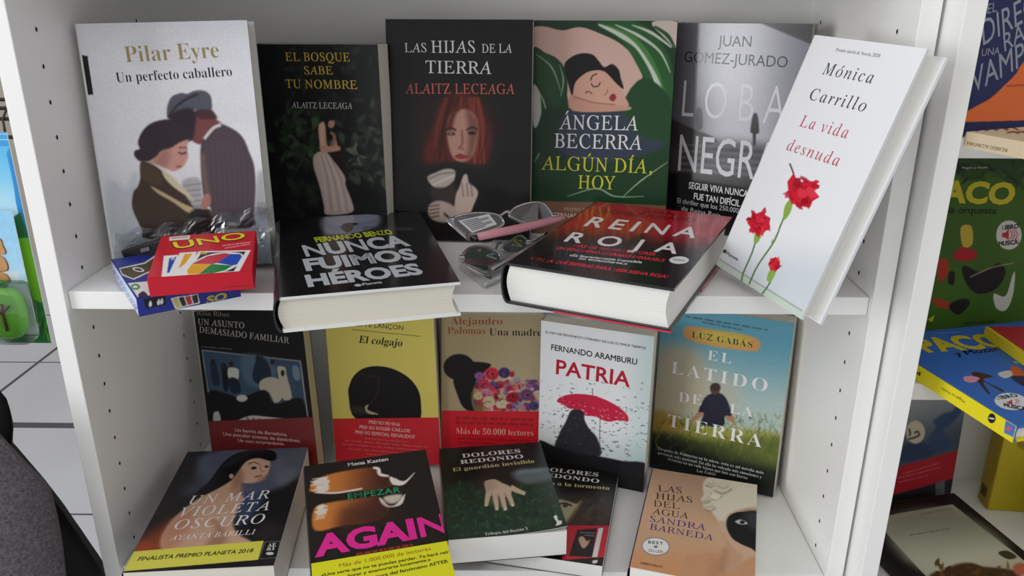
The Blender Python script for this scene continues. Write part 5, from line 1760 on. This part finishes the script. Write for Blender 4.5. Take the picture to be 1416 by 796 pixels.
card = a.mesh('backing_card', M['print'], e, (0, 0, 0), .0012, (230, 230, 230))
EM = Matrix.Translation(Vector((c[0] - .03, yp, aty(40, 472, yp)[2])))
PMX = frame_matrix(np.zeros(3) + (0, yp, 0), np.array([1, 0, 0]), np.array([0, 0, 1]), np.array([0, -1, 0]))
card.matrix_local = EM.inverted() @ PMX
pk2 = Panel(np.array([0, yp - .012, 0.]), (1, 0, 0), (0, 0, 1), (0, -1, 0))
x2, z2, z3 = aty(53, 461, yp - .012)[0], aty(40, 462, yp - .012)[2], aty(8, 292, yp - .012)[2]
a = Art(pk2, x2 - .13, z2, x2, z3, (170, 212, 236), .0008)
a.crop(0, 270, 3.79)
a.grad((40, 90), (60, 720), (150, 206, 240), (206, 226, 240))
a.poly([(-300, 420), (60, 400), (100, 430), (150, 520), (170, 600), (205, 730), (-300, 730)], (214, 224, 230), 3)
a.noise(6, 3)
for q in ([(-60, 225), (5, 228), (20, 262), (36, 300), (10, 312), (-60, 300)], [(-60, 315), (10, 318), (40, 350), (46, 390), (10, 400), (-60, 395)], [(-60, 402), (20, 405), (50, 430), (50, 460), (-60, 462)]):
    a.poly(q, (84, 52, 34), .4)
    a.poly([(x * .93 - 5, y * .96 + 13) for x, y in q], (196, 146, 96), .4)
inner = a.mesh('inner_card', M['print'], e, (0, 0, 0), .0012, (226, 232, 236))
inner.matrix_local = EM.inverted() @ frame_matrix(np.array([0, yp - .012, 0]), np.array([1, 0, 0]), np.array([0, 0, 1]), np.array([0, -1, 0]))
# the green toy: flat rounded case with a tree on it
c2 = aty(2, 432, yp - .025)
mb = MB()
n, m_ = 28, 9
P = np.zeros((m_, n + 1, 3))
for j in range(m_):
    v = math.pi * (j / (m_ - 1) - .5)
    for i in range(n + 1):
        q = 2 * math.pi * i / n
        r_ = abs(math.cos(v)) ** .45
        P[j, i] = (.027 * r_ * np.sign(math.cos(q)) * abs(math.cos(q)) ** .72, .011 * math.sin(v), .030 * r_ * np.sign(math.sin(q)) * abs(math.sin(q)) ** .72)
off = c2 - np.array([c[0] - .03, yp, aty(40, 472, yp)[2]])
mb.grid(P + off)
toy = mb.build('green_toy', mat('green_plastic', (112, 190, 60), .3, .5, coat=.3), e, True)
mb = MB()
for L_, r_ in (([(.010, -.0118, -.016), (.009, -.0122, .0), (.010, -.0122, .014)], .0016), ([(.009, -.0122, .002), (.002, -.0122, .010)], .0012), ([(.009, -.0122, .004), (.018, -.0116, .012)], .0012)):
    mb.tube([np.array(q) + off for q in L_], r_, 6)
mb.build('tree_drawing', mat('tree_brown', (92, 58, 34), .5), toy, True)
mb = MB()
mb.tube([np.array((-.012 + .006 * i, 0, .031 + .004 * math.sin(i * math.pi / 4))) + off for i in range(5)], .003, 8)
mb.build('toy_handle', mat('dark_green_plastic', (48, 120, 50), .35), toy, True)
mb = MB()
bl = [np.array(q) for q in ((-.06, 0, -.034), (.030, 0, -.034), (.034, 0, .0), (.030, 0, .034), (-.06, 0, .034))]
mb.prism([q + off + (0, .013, 0) for q in bl], (0, 0, 0), (0, -.026, 0))
mb.build('clear_blister', clear_mat('clear_blister', (246, 248, 248), .04, .05), e, bevel=.006)

# jacket: grey heather cloth over a black lining, heaped on a stool beside the bookcase
def cloth(name, material, parent, o, right, yf, depth, seed, zlow, left=-.42):
    """right: picture-traced right-hand outline, top to bottom, at distance yf"""
    R = [aty(px, py, yf) for px, py in right]
    zs_ = np.array([p[2] for p in R])
    xs_ = np.array([p[0] for p in R])
    ztop = zs_[0]
    nv, nu = 46, 60
    r = np.random.default_rng(seed)
    ph = [(r.uniform(8, 30), r.uniform(8, 34), r.uniform(0, 6), r.uniform(.4, 1)) for _ in range(8)]
    F_, B_ = np.zeros((nv, nu, 3)), np.zeros((nv, nu, 3))
    for j in range(nv):
        z = ztop + (zlow - ztop) * j / (nv - 1)
        xr = min(np.interp(-z, -zs_, xs_), -.0195)
        for i in range(nu):
            t = i / (nu - 1)
            x = left + (xr - left) * t
            f = sum(k * math.sin(a_ * x * 2 + b_ * z + p_ + 1.2 * math.sin(9 * z)) for a_, b_, p_, k in ph) * .0035
            rnd = depth * (1 - (1 - min(1, (1 - t) * 5)) ** 2.2) ** .5 if t > .8 else depth
            rnd *= min(1, (.02 + j / nv * 6)) ** .5
            F_[j, i] = (x, yf - rnd * .8 + f * (1 - t * .3), z)
            B_[j, i] = (x, yf + rnd * .6 + f, z)
    mb = MB()
    mb.grid(np.concatenate([F_, B_[:, ::-1]], axis=1) - o)
    return mb.build(name, material, parent, True)


gm = mat('grey_heather_cloth', (98, 93, 98), .9, .15, noise=.38, scale=330, bump=.5)
e = tag(empty('jacket', (-.2, -.02, FLOOR)), 'grey heather jacket with black lining heaped left of the bookcase, bottom left', 'jacket')
o = np.array(e.location)
cloth('grey_shell', gm, e, o, [(-40, 575), (0, 602), (28, 640), (58, 676), (84, 712), (90, 736), (112, 764), (134, 796), (150, 840)], -.06, .05, 5, FLOOR + .42, -.36)
cloth('black_lining', mat('black_cloth', (16, 16, 19), .7, .3, bump=.3, scale=90), e, o, [(-30, 520), (-4, 528), (14, 550), (24, 584), (23, 614), (40, 634), (64, 662), (92, 700), (118, 742), (146, 796), (160, 830)], .0, .06, 8, FLOOR + .43, -.38)
t = tag(empty('stool', (-.24, -.06, FLOOR)), 'stool under the heaped grey jacket', 'stool')
WD = mat('dark_wood', (70, 54, 42), .5, .4, noise=.2, scale=14)
mb = MB()
mb.box((-.13, -.13, .385), (.13, .13, .415))
mb.build('seat', WD, t, bevel=.004)
for sx in (-1, 1):
    for sy in (-1, 1):
        mb = MB()
        mb.box((sx * .105 - .015, sy * .105 - .015, 0), (sx * .105 + .015, sy * .105 + .015, .385))
        mb.build('leg', WD, t, bevel=.002)
